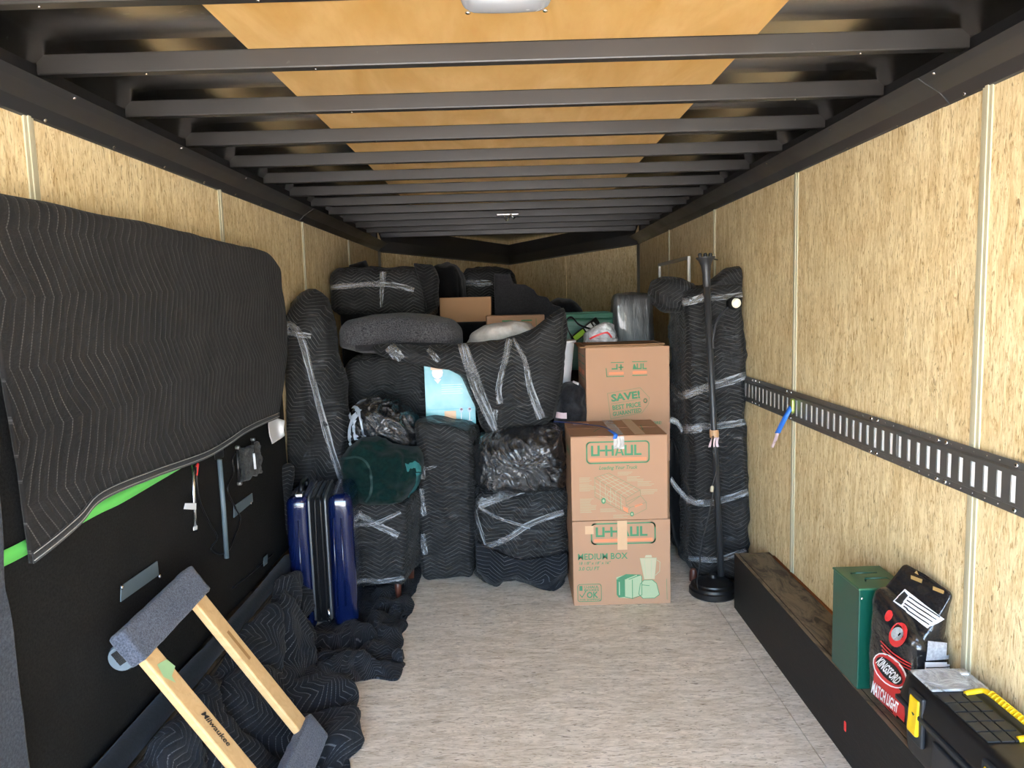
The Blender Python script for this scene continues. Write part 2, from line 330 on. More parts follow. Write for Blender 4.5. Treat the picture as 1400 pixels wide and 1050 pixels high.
def blob(name, outline, Yc, thick, m, parent=None, rings=12, n=96, edge=.5, amp=.008, freq=8, seed=0, fold=0, fdir=(1, 1, 5), uvrot=0, center=None, lean=0, backy=None, crk=0, kdir=(30, 10, 9)):
    """inflated soft body from a profile standing at distance Yc (thick = half depth)"""
    P = [onY(x, y, Yc) for x, y in outline]; P.append(P[0])
    L = [0]
    for a, b in zip(P, P[1:]): L.append(L[-1]+(b-a).length)
    ring = []
    for k in range(n):
        t = L[-1]*k/n; i = max(j for j in range(len(L)-1) if L[j] <= t+1e-9); f = (t-L[i])/(L[i+1]-L[i]); ring.append(P[i].lerp(P[i+1], f))
    ring = [(ring[k-1]+ring[k]*2+ring[(k+1) % n])/4 for k in range(n)]
    C = onY(*center, Yc) if center else sum(ring, V((0, 0, 0)))/n
    vs, uv, fs = [], [], []
    for side in (-1, 1):
        for r in range(rings+1):
            t = r/rings; t = sin(t*pi/2)**.9 if r else 0
            h = thick*(max(0, 1-t**(2/edge)))**.5
            if r == rings and side == 1: continue
            for k in range(n):
                p = C.lerp(ring[k], t); vs.append(V((p.x, Yc+side*h+(lean*(p.z-C.z)), p.z)))
                uv.append((p.x, p.z))
    R1 = (rings+1)*n
    for r in range(rings):
        for k in range(n):
            k2 = (k+1) % n; fs.append((r*n+k, r*n+k2, (r+1)*n+k2, (r+1)*n+k))
            a = R1+r*n; b = R1+(r+1)*n if r < rings-1 else rings*n
            fs.append((a+k2, a+k, b+k, b+k2))
    off = V((seed*2.3, seed, seed*5.1)); out = []
    for v in vs:
        d = amp*noise.fractal(v*freq+off, .8, 2, 3)
        if fold: c = V((v.x*fdir[0], v.y*fdir[1], v.z*fdir[2]))+off; t = noise.noise(c*2); d += fold*(1-min(1, abs(t)*5))
        if crk: c = V((v.x*kdir[0]+v.z*kdir[0]*.5, v.y*kdir[1], v.z*kdir[2]))+off; d += crk*(1-2*abs(noise.noise(c+V((noise.noise(v*5)*3, 0, 0)))))*1.3+crk*.6*noise.noise(c*2.3)
        w = v+V((d*.5, -d if v.y < Yc else d, d*.3)); w.x = max(-1.16, min(1.16, w.x)); out.append(w)
    if uvrot: c_, s_ = cos(radians(uvrot)), sin(radians(uvrot)); uv = [(x*c_-y*s_, x*s_+y*c_) for x, y in uv]
    return mk(name, out, fs, m, parent, uvs=uv, smooth=True)
def cloth(name, ctrl, m, parent=None, nu=10, nv=10, amp=.006, freq=8, seed=0, fold=0, ff=3, uvrot=0, thick=.008, floor=None, fn=None):
    rows = [cr([V(p) for p in r], nu) for r in ctrl]; cols = [cr(list(c), nv) for c in zip(*rows)]   # cols[u][v]
    nu_, nv_ = len(cols), len(cols[0]); off = V((seed*1.7, seed*4.1, seed)); vs = []; uv = []
    arc = [[0]*nv_ for _ in range(nu_)]
    for i in range(nu_):
        for j in range(nv_):
            p = cols[i][j]; a = cols[min(i+1, nu_-1)][j]-cols[max(i-1, 0)][j]; b = cols[i][min(j+1, nv_-1)]-cols[i][max(j-1, 0)]; nn = a.cross(b); nn = nn.normalized() if nn.length > 1e-9 else V((0, 0, 1))
            d = amp*noise.fractal(p*freq+off, .8, 2, 3)
            if fold: t = noise.noise(p*ff+off+V((noise.noise(p*2), 0, 0))); d += fold*(1-min(1, abs(t)*4))
            q = p+nn*d
            if floor is not None and q.z < floor: q.z = floor+.002*noise.noise(p*9)
            if fn: q = fn(q)
            vs.append(q)
            u = (uv[(i-1)*nv_+j][0]+(cols[i][j]-cols[i-1][j]).length) if i else 0
            v = (uv[i*nv_+j-1][1]+(cols[i][j]-cols[i][j-1]).length) if j else 0
            uv.append((u, v))
    fs = [(i*nv_+j, (i+1)*nv_+j, (i+1)*nv_+j+1, i*nv_+j+1) for i in range(nu_-1) for j in range(nv_-1)]
    if uvrot: c_, s_ = cos(radians(uvrot)), sin(radians(uvrot)); uv = [(x*c_-y*s_, x*s_+y*c_) for x, y in uv]
    o = mk(name, vs, fs, m, parent, uvs=uv, smooth=True, solid=thick); o['_nv'] = nv_; return o
def bvh(o): 
    me = o.data; M_ = [v.co.copy() for v in me.vertices]; return BVHTree.FromPolygons(M_, [tuple(p.vertices) for p in me.polygons])
def band(o, path, width, m=None, name='tape', lift=.004, n=40, across=4, parent=None, wob=.15, taper=None):
    """a strip of tape laid on the surface of a soft object, its path given by points seen on it"""
    B = bvh(o); pts = cr([V((x, y, 0)) for x, y in path], max(2, n//max(1, len(path)-1)))
    Bn = []
    vs, uv, fs = [], [], []; last = None; s = 0
    for i, p in enumerate(pts):
        t = pts[min(i+1, len(pts)-1)]-pts[max(i-1, 0)]; t.normalize(); nr = V((-t.y, t.x, 0))
        w = width*(taper[0]+(taper[1]-taper[0])*i/(len(pts)-1) if taper else 1)*(1+wob*noise.noise(V((i*.4, width*100, path[0][0]))))
        row = []
        for k in range(across+1):
            q = p+nr*w*(k/across-.5); d = ray(q.x, q.y).normalized(); h, nn, fi, dist = B.ray_cast(CAM, d)
            if h is None: row.append(None); continue
            if nn.dot(d) > 0: nn = -nn
            row.append(h+nn*lift)
        good = [r for r in row if r is not None]
        if not good: Bn.append(None); continue
        for k in range(across+1):
            if row[k] is None: row[k] = min(((abs(j-k), row[j]) for j in range(across+1) if row[j] is not None), key=lambda z: z[0])[1]
        Bn.append(len(vs)); vs += row; uv += [(s, .04*k/across) for k in range(across+1)]; s += .02
    for i in range(len(Bn)-1):
        if Bn[i] is None or Bn[i+1] is None: continue
        a, b = Bn[i], Bn[i+1]
        if (vs[a]-vs[b]).length > .12: continue
        for k in range(across): fs.append((a+k, a+k+1, b+k+1, b+k))
    if not fs: print('BAND MISS', o.name, path[0]); return None
    return mk(name, vs, fs, m or film_mat, parent or (o if o.parent is None or True else None), uvs=uv, smooth=True)
# printing on flat faces
def text(parent, s, size, fr, x, y, m, z=.0012, bold=.0, width=None, shear=0, name='printed_lettering', align='LEFT', rot=0):
    c = bpy.data.curves.new('t', 'FONT'); c.body = s; c.size = 1; c.offset = bold; c.shear = shear; c.align_x = align; c.resolution_u = 2
    o = bpy.data.objects.new('t', c); COL.objects.link(o); bpy.context.view_layer.update()
    me = bpy.data.meshes.new_from_object(o.evaluated_get(bpy.context.evaluated_depsgraph_get())); bpy.data.objects.remove(o)
    xs = [v.co.x for v in me.vertices]; w = max(xs)-min(xs); kx = size if not width else width/w; ca, sa = cos(radians(rot)), sin(radians(rot))
    vs = [fr((x+v.co.x*kx*ca-v.co.y*size*sa, -z, y+v.co.x*kx*sa+v.co.y*size*ca)) for v in me.vertices]; fs = [tuple(p.vertices) for p in me.polygons]
    bpy.data.meshes.remove(me); return mk(name, vs, fs, m, parent)
def polys(parent, ps, fr, m, z=.001, name='printed_shape'):
    vs, fs = [], []
    for p in ps: fs.append(tuple(range(len(vs), len(vs)+len(p)))); vs += [fr((a, -z, b)) for a, b in p]
    return mk(name, vs, fs, m, parent)
def lines(parent, pls, w, fr, m, z=.001, name='printed_outline'):
    ps = []
    for pl in pls:
        for (a, b), (c, d) in zip(pl, pl[1:]):
            L = math.hypot(c-a, d-b) or 1; nx, ny = -(d-b)/L*w/2, (c-a)/L*w/2; ex, ey = (c-a)/L*w/2, (d-b)/L*w/2
            ps.append([(a-ex+nx, b-ey+ny), (a-ex-nx, b-ey-ny), (c+ex-nx, d+ey-ny), (c+ex+nx, d+ey+ny)])
    return polys(parent, ps, fr, m, z, name)
def rrect(x0, y0, x1, y1, r, n=5):
    out = []
    for cx, cy, a0 in ((x1-r, y1-r, 0), (x0+r, y1-r, 90), (x0+r, y0+r, 180), (x1-r, y0+r, 270)):
        for k in range(n+1): a = radians(a0+90*k/n); out.append((cx+r*cos(a), cy+r*sin(a)))
    return out
leak_slab_mat = simple('dark subfloor', (.12, .1, .08), .8)
# ------------------------------------------------------------------ THE SETTING
XW, ZC = 1.17, 2.08; Y0, YC, YA = -.75, 6.82, 8.75; ZT = 1.935
PL = .02; XE = 1.238
def structure(name, loc=(0, 0, 0)): o = root(name, loc, None, None, kind='structure'); return o
seamsR = [1.874-2.44, 1.874-1.22, 1.874, 3.094, 4.314, 5.534]; seamsL = [1.90-2.44, 1.90-1.22, 1.90, 3.12, 4.34, 5.56]
screw_me = None
def screw(parent, p, nrm, r=.006):
    global screw_me
    if screw_me is None:
        o = lathe('screw', [(.006, 0), (.0058, .002), (.003, .0035)], chrome, parent, (0, 0, 0), (0, 0, 1), 8); screw_me = o.data
        o.modifiers.clear()
    else: o = bpy.data.objects.new('screw', screw_me); COL.objects.link(o)
    o.parent = parent; k = r/.006
    o.matrix_local = Matrix.Translation(V(p)-parent.location) @ V(nrm).to_track_quat('Z', 'Y').to_matrix().to_4x4() @ Matrix.Scale(k, 4)
    return o
for side, sg, seams in (('right', 1, seamsR), ('left', -1, seamsL)):
    w = structure('wall_'+side); ys = [Y0]+[s for s in seams if s > Y0+.05]+[YC]
    for a, b in zip(ys, ys[1:]): box('wall_panel', (sg*XW, a+.002, -.01), (sg*(XW+PL), b-.002, 2.0), osb_wall, w)
    for s in ys[1:-1]:
        box('seam_strip', (sg*(XW-.004), s-.02, 0), (sg*(XW+.001), s+.02, ZT+.02), moulding, w, bevel=.0015)
        box('seam_strip', (sg*(XW-.007), s-.007, 0), (sg*(XW-.003), s+.007, ZT+.02), moulding, w, bevel=.0015)
# v-nose
for side, sg in (('front_right', 1), ('front_left', -1)):
    w = structure('wall_'+side); A = V((sg*XW, YC, 0)); B = V((0, YA, 0)); L = (B-A).length; e = (B-A)/L; n_ = V((e.y, -e.x, 0)); n_ = n_ if n_.y > 0 else -n_
    fr = frame(A, e, n_, (0, 0, 1)); k = 2
    for i in range(k): box('wall_panel', (L*i/k+.002, 0, 0), (L*(i+1)/k-.002, PL, 2.19), osb_wall, w, fr=fr)
    box('wall_panel', (L-.02, .003, -.01), (L+.03, PL+.003, 2.19), osb_wall, w, fr=fr)  # extra overlap piece added to shut out light at the apex
    box('corner_post', (-.035, -.012, 0), (.02, .0, 2.0), alu, w, .003, fr)
    t = structure('trim_'+('3' if sg > 0 else '4')); prof = [(.002, ZT-.01), (-.03, ZT), (-.045, 1.975), (-.06, 2.02), (.002, ZC+.08)]
    vs = [fr((s_, p, z-(.055 if s_ > 1 else 0))) for s_ in (-.02, L+.0) for p, z in prof]; n5 = len(prof)
    mk('trim_cover', vs, [(i, (i+1) % n5, n5+(i+1) % n5, n5+i) for i in range(n5)], trim_mat, t)
    for i in range(7): screw(t, fr((.15+i*.3, -.02, ZT-.002)), -n_, .005)
fl = structure('floor')
box('leak_slab', (-1.19, Y0, -.06), (1.19, 9, -.021), leak_slab_mat, fl)  # added slab below the boards, keeps outside light out of the seam
for a, b in ((-1.2, .93), (.9325, 1.2)):
    for c, d in ((Y0-.05, 4.28), (4.284, 9)): box('floor_panel', (a, c, -.02), (b, d, 0), osb_floor, fl, .0012)
def floorshape(): pass
g = mk('ground', [(-150, -300, -.62), (150, -300, -.62), (150, 60, -.62), (-150, 60, -.62)], [(0, 1, 2, 3)], ground_mat); tag(g, kind='structure')
# cove trims along the side walls, with lap joints and screws
for sg, nm in ((1, 'trim_1'), (-1, 'trim_2')):
    t = structure(nm); prof = [(XW, ZT-.004), (XW-.006, ZT), (XW-.03, 1.960), (XW-.070, 1.985), (XW-.090, 1.999), (XW+.075, 2.012)]
    cuts = [Y0, 2.06, 4.5, YC] if sg > 0 else [Y0, 4.3, YC]
    for k, (a, b) in enumerate(zip(cuts, cuts[1:])):
        o_ = .003*(k % 2); vs = [V((sg*(x-o_), y, z)) for y in (a-(.03 if k else 0), b) for x, z in prof]; n6 = len(prof)
        mk('trim_cover', vs, [tuple((i, (i+1) % n6, n6+(i+1) % n6, n6+i)) for i in range(n6)]+[tuple(range(n6)), tuple(range(2*n6-1, n6-1, -1))], trim_mat, t)
    for i in range(17): screw(t, (sg*(XW-.008), 1.30+i*.33, ZT+.006), (-sg, 0, -.3), .007)
    for i in range(9): screw(t, (sg*(XW-.082), 1.35+i*.62, 1.994), (-sg*.5, 0, -1), .005)
    xa, xb = sorted((sg*(XE-.005), sg*(XE+.03))); box('gap_filler', (xa, Y0, 2.0), (xb, YC+.2, 2.20), simple('matte black filler', (.008, .008, .009), .5), t, .003)  # added black filler: stands for the shaded gap and closes the light leak
    xa, xb = sorted((sg*XW, sg*(XE+.04))); box('corner_leak_block', (xa, YC+.021, 0), (xb, YC+.12, 2.2), bow_mat, t)  # added unseen block against light leaking in at the nose corner
    xa, xb = sorted((sg*(XE-.025), sg*(XE-.006)))
# ceiling: bows, plywood strip, bulged glossy skin
ce = structure('ceiling')
bowY = [1.145+.4572*i for i in range(-4, 13)]
bw = .035
for y in bowY:
    if y > YC: break
    vs = boxv((-XE+.006, y, ZC), (XE-.006, y+bw, ZC+.052)); o = mk('roof_bow', vs, BOXF, bow_mat, ce, bevel=.004)
    for sx in (-.95, .95, -.5): screw(ce, (sx, y+bw/2, ZC), (0, 0, -1), .004)
for a, b in zip([Y0]+bowY, bowY+[YC]):
    if b-a < .05: continue
    a2 = a+bw if a > Y0 else a; b = min(b, YC)
    box('plywood_panel', (-.67, a2+.001, ZC+.050), (.67, b-.001, ZC+.064), ply_mat, ce)
    nx, ny = 44, 12; vs, fs = [], []
    for i in range(nx+1):
        for j in range(ny+1):
            x = -XE+2*XE*i/nx; t = j/ny; y = a+(b-a)*t
            z = ZC+.082-.022*sin(pi*t)*(1-(x/XE)**4)-.003*noise.noise(V((x*1.5, y*3, 1)))-.06*max(0, (abs(x)-1.15)/.088)**2
            vs.append((x, y, z))
    fs = [(i*(ny+1)+j, i*(ny+1)+j+1, (i+1)*(ny+1)+j+1, (i+1)*(ny+1)+j) for i in range(nx) for j in range(ny)]
    mk('roof_sheet', vs, fs, roof_mat, ce, smooth=True)
mk('roof_sheet', [(-XE, YC, ZC+.06), (XE, YC, ZC+.06), (0, YA, ZC+.06)], [(0, 1, 2)], roof_mat, ce)
box('roof_bow', (-XW+.03, YC-.02, ZC-.03), (XW-.03, YC+.03, ZC+.05), bow_mat, ce, .004)
box('roof_deck', (-XE-.03, Y0, ZC+.135), (XE+.03, YA+.1, ZC+.15), trim_mat, ce)
# wheel boxes
def wheelbox(sg, lab):
    x0, x1 = sorted((sg*1.005, sg*1.1685)); t = root('wheel_box', (sg*1.09, 2.3, 0), lab, 'wheel box')
    box('side_board', (x0 if sg > 0 else x1-.018, Y0+.1, 0), (x0+.018 if sg > 0 else x1, 3.37, .262), black_wood, t, .003)
    box('top_board', (x0+.019, Y0+.1, .244) if sg > 0 else (x0, Y0+.1, .244), (x1, 3.37, .262) if sg > 0 else (x1-.019, 3.37, .262), black_wood, t, .002)
    box('end_board', (x0+.019, 3.352, 0) if sg > 0 else (x0, 3.352, 0), (x1, 3.37, .243) if sg > 0 else (x1-.019, 3.37, .243), black_wood, t, .002)
    return t
wb = wheelbox(1, 'long black painted wooden wheel box along the base of the right wall')
wheelbox(-1, 'black wooden wheel box under the blankets along the left wall')
r0 = onX(1155, 993, 1.004); soft('reflector', [r0+V((-.001, -.007, -.016)), r0+V((-.001, .007, -.016)), r0+V((-.001, .007, .016)), r0+V((-.001, -.007, .016))], [r0+V((.003, -.007, -.016)), r0+V((.003, .007, -.016)), r0+V((.003, .007, .016)), r0+V((.003, -.007, .016))], mat_red, wb, rad=.004, n=6, puff=0, amp=0)['label'] = 'small red reflector'
tube('rust_line', [(XW-.006, 1.3, .265), (XW-.006, 3.3, .265)], .006, simple('rust brown dirt', hexc('9a5f2c'), .9), wb, 6)
# e-track rail on the right wall: plate with real slots
def etrack():
    x = XW-.014; t = root('cargo_rail', (XW-.01, 2.4, .98), 'long dark steel slotted cargo rail bolted along the right wall', 'rail')
    a, b, z0, z1 = 1.2, 3.95, .925, 1.05; sz0, sz1 = .953, 1.018; pitch = .0508; sw = .019
    ys = []; y = a+.03
    while y+sw < b-.01: ys.append(y); y += pitch
    edges = [a]+[q for s in ys for q in (s, s+sw)]+[b]; vs, fs = [], []
    xf = lambda z: x-.004*(1 if z0+.02 < z < z1-.02 else -1)
    zs = [z0, z0+.018, z0+.022, sz0, sz1, z1-.022, z1-.018, z1]; nz = len(zs)
    for e in edges:
        for z in zs: vs.append((xf(z), e, z))
    for i in range(len(edges)-1):
        for j in range(nz-1):
            if i % 2 == 1 and zs[j] == sz0: continue
            k = i*nz+j; fs.append((k, k+nz, k+nz+1, k+1))
    o = mk('rail_plate', vs, fs, rail_mat, t); md = o.modifiers.new('s', 'SOLIDIFY'); md.thickness = .003; md.offset = 0
    box('backing_strip', (x-.0022, a, sz0-.004), (x-.0012, b, sz1+.004), simple('bright white strip', (.95, .95, .97), .5, var=.01, bump=0), t)
    box('joint_plate', (x-.0075, 2.22, z0+.03), (x-.004, 2.225, z1-.03), rail_mat, t)
    for c in (1.45, 1.50, 1.55, 1.60, 1.65, 1.7, 1.98, 2.02, 2.36, 2.40, 3.1, 3.15, 3.50, 3.55, 3.6):
        for z in (z0+.009, z1-.009): screw(t, (x+.003, c, z), (-1, 0, 0), .0072)
    for i in range(20):
        for z in (z0+.009, z1-.009): screw(t, (x+.003, 1.76+.05*i, z), (-1, 0, 0), .0022)
etrack()
# tagged strap end hanging from the rail
t = root('strap_end', onX(1078, 562, 1.13), 'short blue taped strap end with frayed tip hanging from the wall rail', 'strap')
p0 = onX(1082, 555, 1.135); p1 = onX(1073, 572, 1.11); p2 = onX(1063, 592, 1.105); p3 = onX(1056, 612, 1.11)
def ribbon(name, pts, w, wd, m, parent, n=6, th=.002):
    wd = V(wd).normalized(); P = cr([V(p) for p in pts], n); ws = w if isinstance(w, (list, tuple)) else [w]*2
    vs = []
    for i, p in enumerate(P): k = ws[0]+(ws[-1]-ws[0])*i/(len(P)-1); vs += [p-wd*k/2, p+wd*k/2]
    uv = [(i*.02, k*.04) for i in range(len(P)) for k in (0, 1)]
    return mk(name, vs, [(2*i, 2*i+1, 2*i+3, 2*i+2) for i in range(len(P)-1)], m, parent, uvs=uv, smooth=True, solid=th)
ribbon('blue_wrap', [p0, p1, p2], [.022, .026], (.6, -.8, .1), blue_tape, t, th=.004)
ribbon('tag', [p2, p3], [.016, .012], (.6, -.8, .1), pink_paper, t)
for k in range(4): tube('frayed_cord', [p2+V((0, -.004*k, 0)), p2.lerp(p3, .5)+V((0, -.008*k+.004, .004)), p3+V((0, .02-.016*k, .008*k))], .0015, pink_paper, t, 5)
soft('rail_fitting', [p0+V((-.004, -.014, -.03)), p0+V((-.004, .012, -.03)), p0+V((-.004, .012, .03)), p0+V((-.004, -.014, .03))], [p0+V((.012, -.014, -.03)), p0+V((.012, .012, -.03)), p0+V((.012, .012, .03)), p0+V((.012, -.014, .03))], simple('yellow zinc', (.35, .42, .12), .35, .7), t, rad=.005, n=5, puff=0, amp=0)
# aluminium framed hatch high on the right wall
t = root('wall_hatch', (XW, 5.4, 1.6), 'small aluminium framed hatch high on the right wall near the front', 'hatch')
ha, hb, hz0, hz1 = 4.88, 5.85, 1.43, 1.71
box('hatch_panel', (XW-.006, ha+.02, hz0+.02), (XW-.001, hb-.02, hz1-.02), osb_wall, t)
for a, b in (((XW-.022, ha, hz0), (XW-.001, ha+.022, hz1)), ((XW-.022, hb-.022, hz0), (XW-.001, hb, hz1)), ((XW-.022, ha+.022, hz1-.022), (XW-.001, hb-.022, hz1)), ((XW-.022, ha+.022, hz0), (XW-.001, hb-.022, hz0+.022))): box('frame_bar', a, b, alu, t, .004)
# dome light
t = root('dome_light', (0, 1.93, ZC), 'white plastic dome light on the ceiling strip', 'ceiling light')
c = onZ(692, 2, ZC-.005)
lensm = simple('milky white lens', (.36, .37, .39), .25, var=.02, bump=0); c.y -= .055; soft('lens', [c+V((-.085, -.05, -.03)), c+V((.085, -.05, -.03)), c+V((.09, -.05, .012)), c+V((-.09, -.05, .012))], [c+V((-.085, .045, -.03)), c+V((.085, .045, -.03)), c+V((.09, .05, .012)), c+V((-.09, .05, .012))], lensm, t, rad=.02, n=14, puff=.006, amp=0)
soft('base', [c+V((-.093, -.052, .0)), c+V((.093, -.052, .0)), c+V((.093, -.052, .018)), c+V((-.093, -.052, .018))], [c+V((-.093, .052, 0)), c+V((.093, .052, 0)), c+V((.093, .052, .018)), c+V((-.093, .052, .018))], lensm, t, rad=.01, n=8, puff=0, amp=0)
for sx in (-.08, .08): screw(t, c+V((sx, .03, -.029)), (0, 0, -1), .006)
mk('wire', boxv((-.004+c.x, c.y-.02, ZC+.016), (c.x+.004, c.y+.02, ZC+.0505)), BOXF, black_plastic, t)
t = root('roof_bracket', onZ(694, 297, 2.04), 'small chrome bracket hanging from a far roof bow', 'bracket')
c = onZ(694, 297, 2.045); c.y = min(bowY, key=lambda b: abs(b-c.y))-.002; 
box('plate', c+V((-.075, -.01, -.004)), c+V((.075, .02, .006)), chrome, t, .002)
tube('hook', [c+V((-.02, -.008, -.002)), c+V((-.015, -.014, -.035)), c+V((.0, -.016, -.04)), c+V((.01, -.01, -.01))], .004, chrome, t, 6, 4)
tube('pin', [c+V((.02, -.012, .0)), c+V((.045, -.012, -.03))], .006, chrome, t, 8)
# ------------------------------------------------------------------ LEFT: bed base standing along the wall
SX = -1.10
t = root('bed_base', (-1.13, 2.3, .27), 'long black fabric-covered bed base standing on edge along the left wall', 'bed base')
bb = soft('body', [(SX, 1.25, .285), (SX, 3.60, .285), (SX, 3.60, 1.66), (SX, 1.25, 1.68)], [(SX-.065, 1.25, .285), (SX-.065, 3.60, .285), (SX-.065, 3.60, 1.66), (SX-.065, 1.25, 1.68)], dust_cloth, t, rad=.03, n=40, puff=0, amp=.0025, freq=3, fold=.002, fdir=(1, 2, 1))
def slabp(x, y, d=.004): p = onX(x, y, SX+d); return p
def plate(q, m, name, parent, d=.005, th=.003):
    P = [slabp(x, y, d) for x, y in q]; vs = [p for p in P]+[p+V((th, 0, 0)) for p in P]; return mk(name, vs, BOXF, m, parent)
for q in ([(165, 801), (214, 767), (216, 786), (164, 823)], [(319, 692), (344, 674), (345, 686), (319, 708)]):
    o = plate(q, label_silver, 'bracket_plate', t, .006)
    for x, y in (q[0], q[2]): screw(t, slabp(x+(2 if x < 200 or x < 330 else -2), y+2, .009), (1, 0, 0), .007)
tube('support_rod', [slabp(300, 628, .02), slabp(306, 700, .018), slabp(310, 763, .016)], .009, label_silver, t, 10)
soft('rod_clamp', [slabp(293, 622, .02)+V((0, 0, -.02)), slabp(306, 618, .02)+V((0, 0, -.02)), slabp(306, 618, .02)+V((0, 0, .02)), slabp(293, 622, .02)+V((0, 0, .02))], [slabp(293, 622, 0)+V((0, 0, -.02)), slabp(306, 618, .0)+V((0, 0, -.02)), slabp(306, 618, 0)+V((0, 0, .02)), slabp(293, 622, 0)+V((0, 0, .02))], black_plastic, t, rad=.006, n=8, puff=0, amp=.002)
tube('hanging_tube', [slabp(264, 636, .02), slabp(265, 680, .018), slabp(267, 727, .018)], .007, chrome, t, 8)
soft('tube_tip', [slabp(264, 726, .01), slabp(270, 724, .01), slabp(270, 718, .01), slabp(264, 720, .01)], [slabp(264, 726, .03), slabp(270, 724, .03), slabp(270, 718, .03), slabp(264, 720, .03)], white_plastic, t, rad=.003, n=5, puff=0, amp=0)
plate([(253, 688), (268, 688), (268, 697), (251, 696)], white_paper, 'white_tag', t, .03, .001)
tube('cable', [slabp(268, 636, .01), slabp(272, 680, .012), slabp(285, 712, .01), slabp(297, 735, .01), slabp(288, 750, .01), slabp(300, 758, .01), slabp(313, 752, .01), slabp(320, 735, .01), slabp(329, 710, .01), slabp(322, 695, .014), slabp(311, 668, .012), slabp(320, 645, .01), slabp(318, 628, .01), slabp(325, 612, .01)], .0028, black_plastic, t, 6, 6)
tube('wire', [slabp(268, 638, .011), slabp(271, 634, .013), slabp(269, 650, .012)], .003, mat_red, t, 6, 4)
# small mesh pocket in its frame
pk = soft('mesh_pocket', [slabp(326, 660, .0), slabp(349, 646, .0), slabp(347, 603, .0), slabp(324, 615, .0)], [slabp(326, 660, .0)+V((.03, 0, 0)), slabp(349, 646, .0)+V((.03, 0, 0)), slabp(347, 603, .0)+V((.03, 0, 0)), slabp(324, 615, .0)+V((.03, 0, 0))], fabric('wrinkled black mesh', (.02, .02, .02), (.06, .06, .058), 120), t, rad=.01, n=16, puff=.005, amp=.012, freq=25)
tube('pocket_bar', [slabp(324, 612, .03), slabp(327, 662, .03)], .006, black_plastic, t, 8)
tube('pocket_bar', [slabp(345, 601, .03), slabp(348, 640, .03)], .005, black_plastic, t, 8)
tube('pocket_bar', [slabp(347, 620, .036), slabp(349, 641, .036)], .005, white_plastic, t, 8)
for x, y in ((324, 612), (327, 661), (345, 601)): soft('end_cap', [slabp(x, y, .03)+V((-.008, -.008, -.008)), slabp(x, y, .03)+V((-.008, .008, -.008)), slabp(x, y, .03)+V((-.008, .008, .008)), slabp(x, y, .03)+V((-.008, -.008, .008))], [slabp(x, y, .03)+V((.012, -.008, -.008)), slabp(x, y, .03)+V((.012, .008, -.008)), slabp(x, y, .03)+V((.012, .008, .008)), slabp(x, y, .03)+V((.012, -.008, .008))], rail_mat, t, rad=.007, n=5, puff=0, amp=0)
tube('zip_seam', [slabp(316, 806, .004), slabp(345, 782, .004), slabp(372, 758, .004)], .004, black_plastic, t, 6)
soft('corner_guard', [slabp(360, 775, .0), slabp(366, 770, .0), slabp(366, 757, .0), slabp(360, 762, .0)], [slabp(360, 775, .02), slabp(366, 770, .02), slabp(366, 757, .02), slabp(360, 762, .02)], label_silver, t, rad=.004, n=6, puff=0, amp=0)
# bright green band round the bed base
t2 = root('green_strap', (SX, 2.3, .95), 'bright green tape band running along the black bed base', 'strap')
gz = [(-30, 781), (0, 766), (36, 748), (129, 697), (167, 679), (230, 643), (332, 585), (351, 576), (378, 560)]
ribbon('strap_band', [slabp(x, y, .007) for x, y in gz], .034, (0, -.05, 1), green_tape, t2, 6, .001)
# rolled fabric tube on the wheel box
o = tube('fabric_roll', [(-1.055, 1.2, .292), (-1.055, 2.0, .296), (-1.05, 2.8, .292), (-1.055, 3.36, .291)], [.031, .034, .03, .032], hose_mat, None, 14, 12)
tag(o, 'long black rolled fabric tube lying along the foot of the bed base', 'fabric roll')
# the hanging blanket
BX = SX+.035
def hb(x, y, d=0): return onX(x, y, BX+d)
top = [(-45, 262), (30, 276), (120, 293), (230, 315), (310, 335), (362, 347), (380, 364)]
bot = [(45, 770), (106, 714), (137, 681), (200, 655), (270, 626), (328, 590), (374, 571)]
ctrl = []
offs = [.0, .012, .0, .018, .03, .02, .028]
back_top = [hb(x, y)+V((-.085, 0, -.0)) for x, y in top]; back_top[0].z -= 0
ctrl.append(back_top)
for k in range(7):
    f = k/6; row = []
    for i, ((x0, y0), (x1, y1)) in enumerate(zip(top, bot)):
        A = hb(x0, y0); Bb = hb(x1, y1); p = A.lerp(Bb, f); p.y = A.y*(1-f)+Bb.y*f+(.03*sin(f*3+i*1.3))*(0 if i in (0, 6) else 1) + (.10*sin(pi*f) if i == 6 else 0); p.x += offs[i]*f*(1-.0*f)+.012*sin(i*2.1+f*4)*f
        row.append(p)
    ctrl.append(row)
hbk = cloth('hanging_blanket', ctrl, quilt_big, None, 12, 10, .005, 3.5, 3, fold=.0, uvrot=90, thick=.008)
tag(hbk, 'huge dark quilted moving blanket draped over the bed base on the left wall', 'blanket')
vs_ = [v.co.copy() for v in hbk.data.vertices]; nv = hbk['_nv']; nu_ = len(vs_)//nv
def edge_strip(o, idxs, inner, m, name, lift, k=.02):
    vs = []; 
    for a, b in zip(idxs, inner): A = vs_[a]; B_ = vs_[b]; d = (B_-A).normalized(); vs += [A+V((lift, 0, 0))-d*.001, A+d*k+V((lift, 0, 0))]
    return mk(name, vs, [(2*i, 2*i+1, 2*i+3, 2*i+2) for i in range(len(idxs)-1)], m, o, smooth=True, solid=.002)
hem = fabric('black binding', (.016, .015, .014), (.03, .028, .026), 150)
edge_strip(hbk, [i*nv+nv-1 for i in range(nu_)], [i*nv+nv-2 for i in range(nu_)], hem, 'binding', .007, .025)
thr = simple('pale thread', (.3, .28, .25), .8, bump=0)
for off in (.006, .022):
    tube('stitching', [vs_[i*nv+nv-1]+V((.0095, 0, off)) for i in range(0, nu_, 2)], .0012, thr, hbk, 5)
